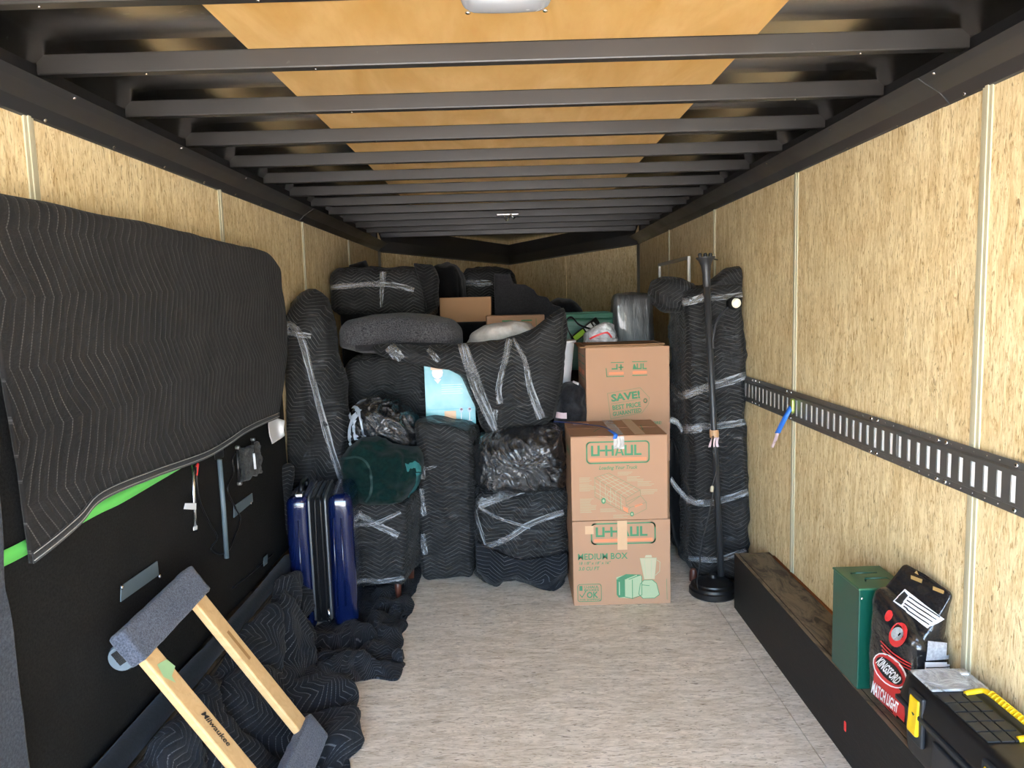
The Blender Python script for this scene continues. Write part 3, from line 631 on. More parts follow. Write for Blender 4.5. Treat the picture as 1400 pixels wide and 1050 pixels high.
cpt = vs_[nv*12+nv-1]; 
# end cover at the very near edge
t3 = cloth('grey_cover', [[onX(x, y, SX+.07) for x, y in r] for r in ([(-60, 560), (-25, 560), (-6, 590)], [(-60, 800), (-10, 770), (4, 790)], [(-60, 930), (0, 900), (20, 900)], [(-60, 1100), (0, 1100), (44, 1100)])], gray_cloth, None, 8, 8, .005, 8, thick=.01)
tag(t3, 'grey-blue cloth cover at the near end of the bed base', 'cover')
# paper hanging at far end
o = cloth('paper_sheet', [[onX(x, y, SX+.05+d) for x, y, d in r] for r in ([(368, 573, .01), (378, 572, 0), (389, 575, .01)], [(367, 588, .02), (379, 588, .0), (388, 588, .02)], [(372, 607, .01), (382, 601, 0), (390, 596, .01)])], white_paper, None, 5, 5, .003, 20, thick=.001)
tag(o, 'crumpled white paper sheet taped at the far end of the bed base', 'paper')
# ------------------------------------------------------------------ LEFT FLOOR: blanket heap, dolly
def fl_(x, y, z): return onZ(x, y, z)
ctrl = [
 [(-.99, 1.25, .30), (-.99, 1.9, .31), (-1.0, 2.5, .30), (-1.0, 3.0, .31), (-.98, 3.32, .30)],
 [(-.93, 1.25, .27), (-.92, 1.9, .30), (-.93, 2.5, .28), (-.92, 3.0, .34), (-.93, 3.3, .24)],
 [(-.86, 1.25, .13), (-.83, 1.95, .12), (-.84, 2.5, .16), (-.84, 2.9, .13), (-.90, 3.12, .06)],
 [(-.78, 1.3, .02), (-.74, 2.0, .04), (-.72, 2.5, .09), (-.76, 2.8, .09), (-.86, 2.98, .04)],
 [(-.70, 1.4, .02), (-.62, 2.1, .05), (-.58, 2.45, .08), (-.68, 2.72, .05), (-.80, 2.92, .03)],
 [(-.66, 1.5, .01), (-.54, 2.15, .02), (-.55, 2.4, .01), (-.64, 2.58, .01), (-.76, 2.86, .02)]]
o = cloth('floor_blanket', ctrl, quilt_floor, None, 22, 16, .03, 5, 5, fold=.05, ff=4.2, uvrot=20, floor=.008, thick=.01)
tag(o, 'dark quilted moving blanket heaped over the left wheel box and floor', 'blanket', 'blankets on the floor')
ctrl = [[onZ(x, y, z) for x, y, z in r] for r in (
 [(398, 860, .01), (440, 850, .01), (500, 800, .01), (560, 775, .008), (578, 770, .008)],
 [(400, 880, .05), (455, 874, .05), (505, 855, .06), (540, 820, .02), (575, 792, .008)],
 [(425, 935, .08), (460, 905, .10), (500, 885, .09), (530, 875, .05), (568, 812, .008)],
 [(440, 955, .01), (470, 938, .02), (505, 928, .01), (545, 928, .008), (552, 900, .008)])]
o = cloth('floor_blanket', ctrl, quilt_floor, None, 22, 20, .03, 6, 8, fold=.055, ff=6, uvrot=-35, floor=.006, thick=.008)
tag(o, 'crumpled dark blanket end spread on the floor in front of the blue suitcase', 'blanket', 'blankets on the floor')
# dolly
A = V((-1.145, 2.066, .537)); K = .88
sc = lambda p: CAM+(V(p)-CAM)*K
d0 = sc((-1.145, 2.066, .537)); dx_ = sc((-1.136, 2.515, .566))-d0; dl_ = sc((-.73, 2.099, -.099))-d0
ex = dx_.normalized(); ey = (dl_-ex*dl_.dot(ex)).normalized(); nz = V((-.838, .051, -.544)); nz = ex.cross(ey); nz = nz if nz.x < 0 else -nz
WD, LD = dx_.length, dl_.length+.02
fr = frame(d0, ex, ey, nz)   # x across, y down the rails, z away from the viewer
t = root('furniture_dolly', fr((WD/2, LD, 0)), 'wooden furniture dolly with grey carpeted ends leaning against bed base', 'dolly')
for x0 in (.01, WD-.078):
    r_ = box('rail', (x0, .02, .004), (x0+.066, LD-.02, .028), maple_mat, t, .005, fr)
    if x0 > .1:
        g_ = mk('groove', [fr(p) for p in [(x0+.026, .22, .0032), (x0+.040, .22, .0032), (x0+.040, .33, .0032), (x0+.026, .33, .0032)]], [(0, 1, 2, 3)], simple('routed wood', hexc('9c7442'), .7), r_)
    else:
        frt = frame(fr((x0, 0, .0035)), ey, nz, ex)   # lettering runs down the rail
        text(r_, 'Milwaukee', .027, frame(fr((x0+.02, .30, .0035)), ey, nz, ex*1.0), 0, .008, black_ink, bold=.02, shear=.35)
        mk('green_tape', [fr(p) for p in [(x0+.02, .125, .002), (x0+.06, .135, .002), (x0+.068, .165, .002), (x0+.035, .175, .002), (x0+.03, .195, .002), (x0+.01, .16, .002)]], [(0, 1, 2, 3, 4, 5)], simple('faded green tape', hexc('9fbf8a'), .6), r_)
for y0 in (-.005, LD-.095):
    q = [(-.012, y0, -.012), (WD+.006, y0, -.012), (WD+.006, y0+.098, -.012), (-.012, y0+.098, -.012)]
    pb = [(a, b, .034) for a, b, c in q]
    soft('carpeted_end', [fr(p) for p in q], [fr(p) for p in pb], carpet, t, rad=.009, n=24, puff=.002, amp=.0015, freq=30)
    for x0 in (.045, WD-.045):
        cpos = fr((x0, y0+.05, .036)); 
        mk('caster_plate', [fr(p) for p in boxv((x0-.03, y0+.02, .034), (x0+.03, y0+.08, .037))], BOXF, chrome, t)
        cw = lathe('caster_wheel', [(.012, -.015), (.033, -.014), (.037, -.008), (.037, .008), (.033, .014), (.012, .015)], wheel_clear, t, fr((x0, y0+.065, .072)), ex, 24)
        lathe('hub', [(.010, -.019), (.011, .019)], chrome, cw, fr((x0, y0+.065, .072)), ex, 12)
        for s in (-.019, .019): box('caster_fork', (x0+s-.0015, y0+.04, .036), (x0+s+.0015, y0+.078, .08), chrome, cw, 0, fr)
# ------------------------------------------------------------------ LEFT MIDDLE
# tall wrapped piece leaning in the corner between bed base and suitcase
fq = [onY(375, 740, 3.65), onY(468, 735, 3.75), onY(477, 520, 3.85), onY(383, 448, 3.75)]
t = root('wrapped_headboard', (-1.05, 3.8, .0), 'tall slanting blanket-wrapped piece leaning behind the blue suitcase', 'wrapped furniture')
ob = blob('body', [(372, 500), (378, 440), (393, 408), (415, 392), (434, 399), (448, 428), (461, 475), (472, 540), (480, 600), (478, 690), (470, 800), (440, 850), (378, 850), (374, 760), (372, 660), (370, 560)], 3.90, .12, quilt_film, t, edge=.35, amp=.02, freq=6, seed=4, fold=.02, fdir=(3, 1, 1), uvrot=25, center=(432, 600), lean=.10)
band(ob, [(384, 456), (394, 444), (402, 448), (412, 462), (430, 530), (452, 610), (466, 655)], 9)
band(ob, [(384, 452), (396, 455), (410, 457), (425, 460)], 7)
fb = blob('blanket_corner', [(378, 640), (395, 632), (402, 640), (398, 690), (392, 735), (380, 744), (371, 725), (370, 690), (374, 660)], 3.5, .03, quilt_plain, t, amp=.01, seed=2, uvrot=15)
# suitcase
fr = rotz_frame(onZ(401, 872, 0)+V((0, 0, 0)), 7); SWd, SD, SH = .285, .35, .60
t = root('suitcase', fr((SWd/2, SD/2, 0)), 'glossy navy blue hardshell suitcase standing upright with black zips', 'suitcase')
for x0, x1 in ((0, .104), (.178, SWd)):
    q = [(x0, 0, .022), (x1, 0, .022), (x1, 0, SH+.03), (x0, 0, SH+.03)]
    sh = soft('shell', [fr(p) for p in q], [fr((a, SD, c)) for a, b, c in q], blue_shell, t, rad=.035, n=30, puff=.004, amp=.0015, freq=8)
    xm = (x0+x1)/2
    for xx in ([.052] if x0 == 0 else [.20, .235]): tube('rib', [fr((xx, -.006, .13)), fr((xx, -.008, .3)), fr((xx, -.006, SH-.07))], .004, blue_shell, sh, 8)
gs = soft('gusset', [fr(p) for p in [(.09, .006, .05), (.18, .006, .05), (.18, .006, SH+.025), (.09, .006, SH+.025)]], [fr(p) for p in [(.09, SD-.006, .05), (.18, SD-.006, .05), (.18, SD-.006, SH+.025), (.09, SD-.006, SH+.025)]], black_cloth, t, rad=.03, n=24, puff=.0, amp=.004, freq=20)
for xx in (.100, .126, .150, .170):
    pts = [(xx, .01, .07), (xx+.003*sin(xx*90), -.002, .3), (xx, .0, SH-.03), (xx, .02, SH+.022), (xx, .12, SH+.029), (xx, SD-.05, SH+.029)]
    tube('zip', [fr(p) for p in pts], .004 if xx in (.126, .15) else .0055, simple('grey zip tape', (.16, .17, .18), .4, .5) if xx in (.100, .170) else black_plastic, t, 6, 4)
hd = tube('top_handle', [fr(p) for p in [(.055, .10, SH+.025), (.055, .11, SH+.055), (.055, .17, SH+.062), (.055, .26, SH+.055), (.055, .27, SH+.025)]], .011, black_plastic, t, 8, 5)
soft('lock', [fr(p) for p in [(.035, .02, SH+.02), (.075, .02, SH+.02), (.075, .02, SH+.043), (.035, .02, SH+.043)]], [fr(p) for p in [(.035, .09, SH+.02), (.075, .09, SH+.02), (.075, .09, SH+.043), (.035, .09, SH+.043)]], chrome, t, rad=.008, n=8, puff=0, amp=0)
pl_ = tube('zip_puller', [fr((.158, -.008, .125)), fr((.163, -.012, .10)), fr((.160, -.012, .075))], .0065, chrome, t, 6)
tube('zip_puller', [fr((.150, -.008, .085)), fr((.166, -.012, .058))], .005, chrome, t, 6)
for x0 in (.045, SWd-.045):
    for y0 in (.05, SD-.05): lathe('wheel', [(.008, -.016), (.021, -.015), (.0225, -.008), (.0225, .008), (.021, .015), (.008, .016)], black_plastic, t, fr((x0, y0, .0235)), fr((1, 0, 0))-fr((0, 0, 0)), 16); box('wheel_mount', (x0-.018, y0-.02, .025), (x0+.018, y0+.02, .055), black_plastic, t, .004, fr)
# wrapped end table
fq = quadY([(452, 812), (553, 813), (556, 690), (455, 688)], 3.56); fq[0].z = fq[1].z = .075
t = root('wrapped_end_table', V((-.65, 3.7, 0)), 'film-wrapped small table with a brown wooden leg beside suitcase', 'wrapped table')
et = soft('body', fq, back(fq, .05, .34, 0), quilt_film, t, rad=.03, n=34, puff=.006, amp=.008, freq=7, seed=3)
for ddx, ddy in ((-.015, .03), (-.30, .03), (.01, .30), (-.28, .30)):
    p = V((fq[1].x+ddx-.02, fq[1].y+ddy, 0)); tube('leg', [p, p+V((0, 0, .11))], [.014, .019], wood_brown, t, 8)
tube('leg', [onY(562, 790, 3.78)*1.0, onY(563, 700, 3.80)], .016, wood_brown, t, 8)
band(et, [(488, 700), (505, 712), (525, 722), (545, 732)], 9); band(et, [(488, 716), (510, 716), (548, 700)], 5); band(et, [(490, 792), (520, 794), (552, 790)], 6)
# green fleece blanket bundled on the table
gb = blob('green_blanket', [(464, 628), (478, 610), (492, 600), (515, 604), (545, 612), (568, 622), (577, 640), (574, 665), (560, 682), (535, 688), (505, 690), (482, 684), (470, 660)], 3.66, .15, green_fleece, None, rings=24, n=160, crk=.012, kdir=(10, 8, 14), edge=.6, amp=.035, freq=7, seed=7, fold=.03, fdir=(1, 1, 2), center=(525, 645))
tag(gb, 'dark green fleece blanket bundled on the wrapped table beside suitcase', 'blanket')
band(gb, [(555, 640), (568, 636), (572, 645), (569, 662), (558, 680)], 8, teal_satin, 'satin_binding', wob=.5, taper=(1.2, .4))
band(gb, [(466, 628), (490, 626), (505, 640), (508, 670), (500, 686)], 3, simple('fleece edge', (.006, .028, .026), .7), 'blanket_edge')
# bin bag with drawstrings
bb1 = blob('trash_bag', [(474, 600), (477, 570), (490, 548), (515, 542), (540, 548), (560, 568), (570, 590), (566, 620), (540, 632), (500, 632)], 3.92, .17, bin_mat, None, rings=26, n=170, crk=.02, edge=.6, amp=.02, freq=6, seed=2, fold=.01, fdir=(3, 1, 1), center=(520, 585))
tag(bb1, 'shiny black trash bag with white drawstrings above the green blanket', 'trash bag', 'black trash bags in the pile')
dm = simple('pale drawstring', (.5, .55, .62), .3, bump=0)
for path in ([(483, 575), (480, 562), (486, 558), (493, 565), (498, 590), (502, 612)], [(490, 560), (482, 580), (480, 600), (482, 607)], [(494, 562), (486, 578), (488, 600)]): band(bb1, path, 3.4, dm, 'drawstring', lift=.012, n=24, across=2)
# tall wrapped carton in the middle
fq = quadY([(577, 797), (647, 786), (645, 590), (567, 576)], 3.80); fq[0].z = .012; fq[1].z = .012
t = soft('wrapped_cabinet', fq, back(fq, .03, .30, 0), quilt_film, None, rad=.035, n=40, puff=.008, amp=.010, freq=6, seed=9, fold=.008, fdir=(2, 1, 1))
tag(t, 'tall narrow blanket-wrapped cabinet standing below the aqua box', 'wrapped furniture')
for p in ([(575, 618), (578, 640), (578, 655)], [(576, 668), (578, 690), (580, 705)], [(578, 730), (580, 745), (582, 758)]): band(t, p, 7)
band(t, [(573, 640), (585, 640), (597, 637)], 7, taper=(1, .3))
# lower wrapped crate with flared skirt, and trash bag on it
fq = quadY([(655, 800), (770, 792), (776, 672), (648, 674)], 3.72); fq[0].z = fq[1].z = .01
t = soft('wrapped_crate', fq, back(fq, .02, .42, 0), quilt_film2, None, rad=.045, n=40, puff=.015, amp=.02, freq=5, seed=12, fold=.02, fdir=(1, 1, 2), uvrot=20)
tag(t, 'squat blanket-wrapped crate under a trash bag, left of the cartons', 'wrapped furniture')
band(t, [(655, 690), (690, 678), (720, 668), (745, 666)], 11); band(t, [(656, 750), (690, 738), (725, 716), (770, 700)], 8); band(t, [(655, 692), (675, 705), (700, 714), (725, 722)], 4); band(t, [(660, 680), (652, 700), (664, 745)], 4)
sk = cloth('blanket_skirt', [[onY(x, y, Y) for x, y, Y in r] for r in ([(650, 740, 3.66), (680, 755, 3.65), (710, 765, 3.66), (745, 762, 3.66), (776, 755, 3.66)], [(651, 778, 3.64), (672, 792, 3.62), (705, 788, 3.66), (740, 790, 3.63), (776, 780, 3.64)])]+[[onZ(x, y, .006) for x, y in ((652, 784), (676, 801), (700, 791), (757, 808), (778, 782))]], quilt_floor, t, 8, 8, .008, 9, 4, fold=.01, floor=.005)
bb2 = blob('trash_bag', [(645, 612), (652, 596), (680, 588), (715, 584), (748, 580), (766, 586), (771, 620), (770, 662), (740, 668), (700, 670), (660, 668), (647, 655)], 3.86, .22, bin_mat, None, rings=30, n=200, crk=.02, kdir=(-26, 8, 10), edge=.45, amp=.02, freq=5, seed=6, fold=.01, fdir=(3, 1, 2), center=(708, 628))
tag(bb2, 'wide shiny black trash bag squashed on top of the wrapped crate', 'trash bag', 'black trash bags in the pile')
# ------------------------------------------------------------------ BACK: big supports, armchair, draped blanket
fq = [(-1.10, 4.64, .02), (.55, 4.64, .02), (.55, 4.64, .92), (-1.10, 4.64, .95)]
t = soft('wrapped_dresser', fq, back(fq, 0, 1.9, .0), quilt_plain, None, rad=.05, n=30, puff=.01, amp=.012, seed=20)
tag(t, 'wide dark blanket-wrapped dresser behind the armchair, supporting the rear pile', 'wrapped furniture')
fq = quadY([(478, 700), (640, 700), (640, 488), (470, 488)], 4.26); fq[0].z = fq[1].z = .015
t = root('wrapped_armchair', V((-.55, 4.3, 0)), 'big blanket-wrapped armchair standing behind the trash bag with drawstrings', 'wrapped furniture')
soft('body', fq, back(fq, 0, .30, 0), quilt_film2, t, rad=.06, n=36, puff=.02, amp=.02, freq=5, seed=14, uvrot=10, fold=.01)
# tweed cushion
fq = quadY([(468, 484), (634, 484), (632, 440), (466, 440)], 4.05)
t = root('tweed_cushion', V((-.55, 4.2, 1.2)), 'dark grey tweed seat cushion with arched top lying on wrapped armchair', 'cushion')
cu = blob('body', [(467, 474), (466, 450), (475, 438), (510, 430), (550, 427), (590, 430), (620, 437), (632, 450), (633, 474), (600, 483), (500, 482)], 4.2, .2, tweed, t, edge=.25, amp=.005, seed=1, center=(550, 457))
band(cu, [(486, 476), (520, 474), (560, 472), (600, 473), (628, 475)], 8, charcoal_felt, 'piping_band', wob=.05)
# aqua box
fr0 = onY(583, 582, 4.0); frb = frame(fr0, (.995, .08, .0), (-.08, .995, 0), (0, 0, 1)); ABW, ABH = .268, .335
def qbox(name, fr, w, d, h, m, parent, bevel=.002): return box(name, (0, 0, 0), (w, d, h), m, parent, bevel, fr)
def aquam():
    m = NT('aqua glossy print'); sx = m.node('ShaderNodeSeparateXYZ'); m.l.new(m.geo(), sx.inputs[0]); n = m.noise(m.geo(), 7, 3)
    h = m.math('ADD', m.mapr(sx.outputs[2], .78, 1.12, 0, 1), m.math('MULTIPLY', m.math('SUBTRACT', n, .5), .9)); return m.set(color=m.mix(m.mapr(m.math('ABSOLUTE', m.math('SUBTRACT', h, .5)), 0, .5, 0, 1), hexc('8fc9cf'), hexc('3f9aa8')), rough=.35)
t = root('aqua_box', fr0, 'small aqua blue printed box wedged under the draped blanket', 'box')
qbox('body', frb, ABW, .22, ABH, aquam(), t)
mk('tan_tape', [frb(p) for p in [(.10, -.0015, -.001), (.162, -.0015, -.001), (.162, -.0015, .075), (.10, -.0015, .075)]], [(0, 1, 2, 3)], tan_tape, t)
mk('tan_tape', [frb(p) for p in [(.035, -.0015, .30), (.10, -.0015, .30), (.08, -.0015, ABH+.001), (.035, -.0015, ABH+.001)]], [(0, 1, 2, 3)], tan_tape, t)
for gx in (.19, .235):
    lines(t, [[(gx, .02), (gx, .065)], [(gx-.012, .02), (gx+.012, .02)]], .003, frb, white_paper); polys(t, [[(gx+.011*cos(a*.52), .078+.015*sin(a*.52)) for a in range(12)]], frb, simple('wine print', hexc('9db8c8'), .4), .0011); polys(t, [[(gx+.007*cos(a*.52)+.002, .082+.006*sin(a*.52)) for a in range(12)]], frb, simple('dark wine print', hexc('5b3a52'), .4), .0014)
polys(t, [[(.07+.03*cos(a*.52), .285+.035*sin(a*.52)) for a in range(12)], [(.05, .25), (.09, .25), (.07, .225)]], frb, simple('pale pink print', hexc('d6c8d4'), .4, bump=0), .0011)
for k in range(5): lines(t, [[(.09, .17+.012*k), (.20-.01*(k % 2), .17+.012*k)]], .0025, frb, simple('pale lettering', hexc('c8eef0'), .5, bump=0), name='printed_lettering')
lines(t, [[(.02, .05), (.07, .045)], [(.01, .085), (.26, .088)]], .0025, frb, simple('blue lettering', hexc('4aa8c0'), .5, bump=0))
# draped blanket with film bands
t = root('draped_bundle', V((.0, 4.0, 1.0)), 'blanket-wrapped bundle with shiny film bands hanging pointed over aqua box', 'wrapped bundle')
db = blob('body', [(507, 473), (530, 469), (580, 473), (640, 469), (690, 463), (728, 450), (755, 428), (771, 419), (774, 450), (769, 500), (764, 545), (757, 572), (735, 585), (700, 588), (672, 595), (660, 588), (646, 550), (628, 515), (606, 502), (575, 496), (535, 492), (512, 482)], 3.92, .10, quilt_film, t, rings=16, n=160, edge=.5, amp=.016, freq=6, seed=11, fold=.012, fdir=(4, 1, 1), center=(690, 515), uvrot=0)
band(db, [(632, 470), (640, 500), (650, 530), (665, 565), (678, 592)], 10, taper=(1.3, .7)); band(db, [(636, 470), (655, 520), (670, 560), (680, 590)], 5)
band(db, [(697, 464), (690, 495), (682, 530), (684, 552)], 9, taper=(.9, .9)); band(db, [(702, 463), (718, 495), (725, 530), (740, 572)], 8, taper=(.5, 1.5)); band(db, [(532, 474), (540, 482), (548, 492)], 14)
band(db, [(676, 585), (677, 570), (679, 560)], 6); band(db, [(585, 478), (592, 485), (600, 494)], 7)
band(db, [(774, 425), (768, 450), (770, 490), (764, 530), (756, 570)], 3, hem, 'binding', wob=0)
# wrapped piece top left
fq = quadY([(452, 432), (590, 438), (588, 368), (450, 366)], 4.72)
t = root('wrapped_ottoman', V((-.8, 4.9, 1.3)), 'film-banded blanket-wrapped ottoman at top left of the pile', 'wrapped furniture')
wo = soft('body', fq, back(fq, .0, .4, .0), quilt_film, t, rad=.06, n=36, puff=.02, amp=.016, freq=6, seed=16)
band(wo, [(448, 393), (485, 390), (522, 388), (545, 391), (566, 397)], 7); band(wo, [(524, 372), (523, 390), (522, 405), (521, 420)], 9, taper=(1, .3))
sh_ = V((0, 0, 0)); blob('blanket_corner', [(565, 360), (590, 362), (600, 380), (600, 420), (585, 430), (578, 400)], 4.75, .08, quilt_plain, t, amp=.015, seed=3); blob('blanket_corner', [(476, 372), (478, 362), (500, 356), (506, 370)], 4.95, .05, black_cloth, t, amp=.01, seed=5)
box('support_board', (fq[0].x+.05, 4.75, .97), (fq[1].x-.05, 5.1, fq[0].z+.03), black_cloth, t, .02)
# dark padded pieces far back
fq = quadY([(588, 425), (632, 425), (630, 364), (585, 362)], 5.3); fq[0].z = fq[1].z = .95
t = root('black_bag', V((-.4, 5.4, .95)), 'black cloth bag with a white tag between the two wrapped pieces', 'bag')
bgk = soft('body', fq, back(fq, 0, .4, 0), black_cloth, t, rad=.07, n=20, puff=.02, amp=.02, seed=8)
band(bgk, [(589, 372), (594, 375), (596, 380)], 5, white_paper, 'tag', n=8)
fq = quadY([(631, 425), (705, 425), (704, 368), (632, 366)], 5.6); fq[0].z = fq[1].z = .95
t = root('wrapped_box', V((-.1, 5.8, .95)), 'dark wrapped box with one silvery band at the very back', 'wrapped furniture')
wbx = soft('body', fq, back(fq, 0, .5, 0), quilt_film, t, rad=.05, n=26, puff=.02, amp=.015, seed=18)
band(wbx, [(630, 384), (650, 385), (672, 386)], 5); band(wbx, [(635, 389), (655, 390), (674, 388)], 3)
# open cardboard box behind cushion
p0 = onY(602, 441, 4.9); q1 = onY(672, 441, 4.9); h = onY(602, 408, 4.9).z-p0.z; wdt = q1.x-p0.x
def carton(name, o, ang, w, d, h, lab, m=cardboard, group=None, flaps=True, cat='box', zfl=None):
    fr = rotz_frame(o, ang); t = root(name, fr((w/2, d/2, 0)), lab, cat, group)
    qbox('body', fr, w, d, h, m, t, .003)
    if flaps:
        box('flap', (.001, .001, h+.0002), (w-.001, d/2-.001, h+.003), m, t, .001, fr); box('flap', (.001, d/2+.001, h+.0002), (w-.001, d-.001, h+.003), m, t, .001, fr)
    return t, fr
o = soft('black_crate', [V((p0.x-.05, 4.88, .985)), V((p0.x+wdt, 4.88, .985)), V((p0.x+wdt, 4.88, p0.z-.002)), V((p0.x-.05, 4.88, p0.z-.002))], [V((p0.x-.05, 5.2, .985)), V((p0.x+wdt, 5.2, .985)), V((p0.x+wdt, 5.2, p0.z-.002)), V((p0.x-.05, 5.2, p0.z-.002))], black_cloth, None, rad=.03, n=10, puff=0, amp=.004); tag(o, 'low black cloth-covered crate beneath the plain cardboard box', 'crate')
t, fr = carton('cardboard_box', V((p0.x, 4.9, p0.z)), 0, wdt, .3, h, 'plain brown cardboard box behind the tweed cushion', cardboard_d)
# shallow printed carton
p0 = onY(666, 460, 4.7); q1 = onY(741, 460, 4.7); pt = onY(666, 433, 4.7)
t, fr = carton('printed_carton', V((p0.x, 4.7, .985)), 3, q1.x-p0.x+.02, .3, pt.z-.985, 'brown carton with small green print behind the white cloth bag', cardboard)
hh = pt.z-.985
lines(t, [[(.10, hh-.03), (.16, hh-.03)], [(.22, hh-.03), (.28, hh-.03)]], .008, fr, pgreen); text(t, 'U', .05, fr, .11, hh-.085, pgreen, bold=.03); text(t, 'HAUL', .05, fr, .2, hh-.085, pgreen, bold=.03, width=.09); lines(t, [[(.31, hh-.02), (.31, hh-.12)]], .003, fr, pgreen)
# stepped charcoal foam piece
ol = [(675, 374), (697, 375), (703, 388), (718, 389), (730, 396), (735, 404), (748, 406), (755, 416), (768, 420), (768, 440), (677, 445)]
P = [onY(x, y, 5.02) for x, y in ol]; vs = P+[p+V((0, .06, 0)) for p in P]; n_ = len(P); fs = [tuple(range(n_-1, -1, -1)), tuple(range(n_, 2*n_))]+[(i, (i+1) % n_, n_+(i+1) % n_, n_+i) for i in range(n_)]
for v in vs:
    if v.z < onY(700, 438, 5.02).z: v.z = .99
o = mk('scalloped_panel', vs, fs, charcoal_felt, None, bevel=.012); tag(o, 'flat charcoal panel with stepped scalloped edge standing at the back', 'panel')
# black bag + white cloth bag
o = blob('black_bag', [(752, 412), (762, 407), (780, 408), (790, 414), (796, 424), (795, 440), (755, 440), (750, 425)], 5.2, .12, black_cloth, None, amp=.015, seed=9); tag(o, 'low black cloth bag in front of the bare nose wall', 'bag')
o = blob('cloth_bag', [(636, 470), (645, 455), (660, 446), (680, 442), (700, 440), (722, 443), (738, 450), (752, 458), (764, 468), (768, 480), (700, 490), (640, 486)], 4.25, .14, bag_white, None, rings=20, n=140, crk=.008, kdir=(12, 8, 16), amp=.02, freq=7, seed=10, fold=.015, fdir=(2, 1, 3)); tag(o, 'crumpled off-white cloth bag on top of the pile behind draped bundle', 'bag')
# white waste bin
c = onY(773, 466, 4.15); t = root('waste_bin', V((c.x, 4.2, .9)), 'white plastic waste bin partly hidden behind the draped bundle', 'bin')
zb = onY(773, 524, 4.15).z; lathe('body', [(.085, 0), (.09, .005), (.115, c.z-zb-.012), (.10, c.z-zb-.012), (.08, .01)], white_plastic, t, (c.x-.06, 4.22, zb), seg=32); lathe('rim', [(.118, 0), (.125, .003), (.125, .014), (.112, .014)], white_plastic, t, (c.x-.06, 4.22, c.z-.014), seg=32)
# ------------------------------------------------------------------ green tote, tool pack, clear bag
fr = frame(V((onY(768, 425, 4.95).x, 4.95, .985)), (1, .0, 0), (0, 1, 0), (0, 0, 1)); tw = onY(840, 440, 4.95).x-onY(768, 440, 4.95).x; th = onY(800, 428, 4.95).z-.985
t = root('storage_tote', fr((tw/2, .2, 0)), 'green plastic storage tote with ribbed lid behind the tall carton', 'storage box')
b4 = [(.02, .0, 0), (tw-.02, 0, 0), (tw, 0, th-.03), (0, 0, th-.03)]; soft('body', [fr(p) for p in b4], [fr((a, .4, c)) for a, b, c in b4], tote_green, t, rad=.02, n=12, puff=0, amp=0)
b4 = [(-.012, -.015, th-.035), (tw+.012, -.015, th-.035), (tw+.004, -.005, th), (-.004, -.005, th)]; ld = soft('lid', [fr(p) for p in b4], [fr((a, .42, c)) for a, b, c in b4], tote_green, t, rad=.008, n=12, puff=0, amp=0)
for k in range(4): box('lid_rib', (.02, .02+.1*k, th), (tw-.02, .035+.1*k, th+.005), tote_green, ld, .002, fr)
for k in range(3): box('body_rib', (.03, -.008, th-.06-.03*k), (tw-.03, .002, th-.05-.03*k), tote_green, t, .002, fr)
t = root('tool_pack', onY(790, 460, 4.4), 'black and lime green boxed tool with strap leaning by the green tote', 'tool')
a, b = onY(783, 466, 4.42), onY(818, 438, 4.6); dd = (b-a).normalized(); up_ = dd.cross(V((0, 1, 0))).normalized()
fr = frame(a, dd, V((0, 1, 0)), -up_ if up_.z < 0 else up_); L = (b-a).length
box('body', (0, 0, -.02), (L, .04, .025), black_plastic, t, .004, fr); polys(t, [[(.01, -.012), (L*.45, -.012), (L*.45, .018), (.01, .018)]], fr, simple('lime print', hexc('8fb83a'), .4), .001); polys(t, [[(L*.5, -.012), (L*.75, -.012), (L*.75, .018), (L*.5, .018)]], fr, white_paper, .001)
text(t, 'R', .03, fr, L*.8, -.01, white_paper, bold=.03)
ribbon('strap', [onY(x, y, 4.38) for x, y in ((786, 466), (777, 452), (775, 438), (782, 434), (792, 444), (808, 450))], .012, (0, .3, 1), black_cloth, t, 6, .003)
o = blob('plastic_bag', [(797, 468), (800, 455), (812, 446), (825, 441), (838, 444), (844, 455), (845, 470), (820, 476)], 4.35, .10, bagclear, None, amp=.02, freq=12, seed=3, fold=.012); tag(o, 'crinkled clear plastic bag with red ties on top of tall carton', 'plastic bag')
band(o, [(806, 464), (818, 458), (830, 455), (836, 462)], 2.5, mat_red, 'red_tie', lift=.003, n=12, across=2)
# film wrapped mattress slab
fq = quadY([(840, 560), (900, 560), (893, 402), (838, 402)], 4.9); 
t = root('wrapped_slab', V((.9, 5, 0)), 'grey film-wrapped upright slab behind the tall wrapped column', 'wrapped furniture')
fq[0].z = fq[1].z = .01; ws = soft('body', fq, back(fq, .05, .5, 0), stretch_grey, t, rad=.04, n=24, puff=.01, amp=.006, seed=4)
# black backpack beside carton
o = blob('backpack', [(757, 560), (760, 535), (772, 522), (788, 520), (798, 532), (802, 560), (800, 600), (758, 600)], 4.0, .12, fabric('black nylon', (.008, .008, .01), (.02, .02, .024), 60, .5, 1), None, amp=.02, freq=9, seed=13, fold=.012); tag(o, 'black backpack squeezed between draped bundle and tall carton', 'bag')
band(o, [(761, 567), (768, 568), (775, 568)], 8, pink_paper, 'tag', n=6); band(o, [(784, 521), (788, 523), (791, 524)], 6, white_paper, 'tag', n=6)
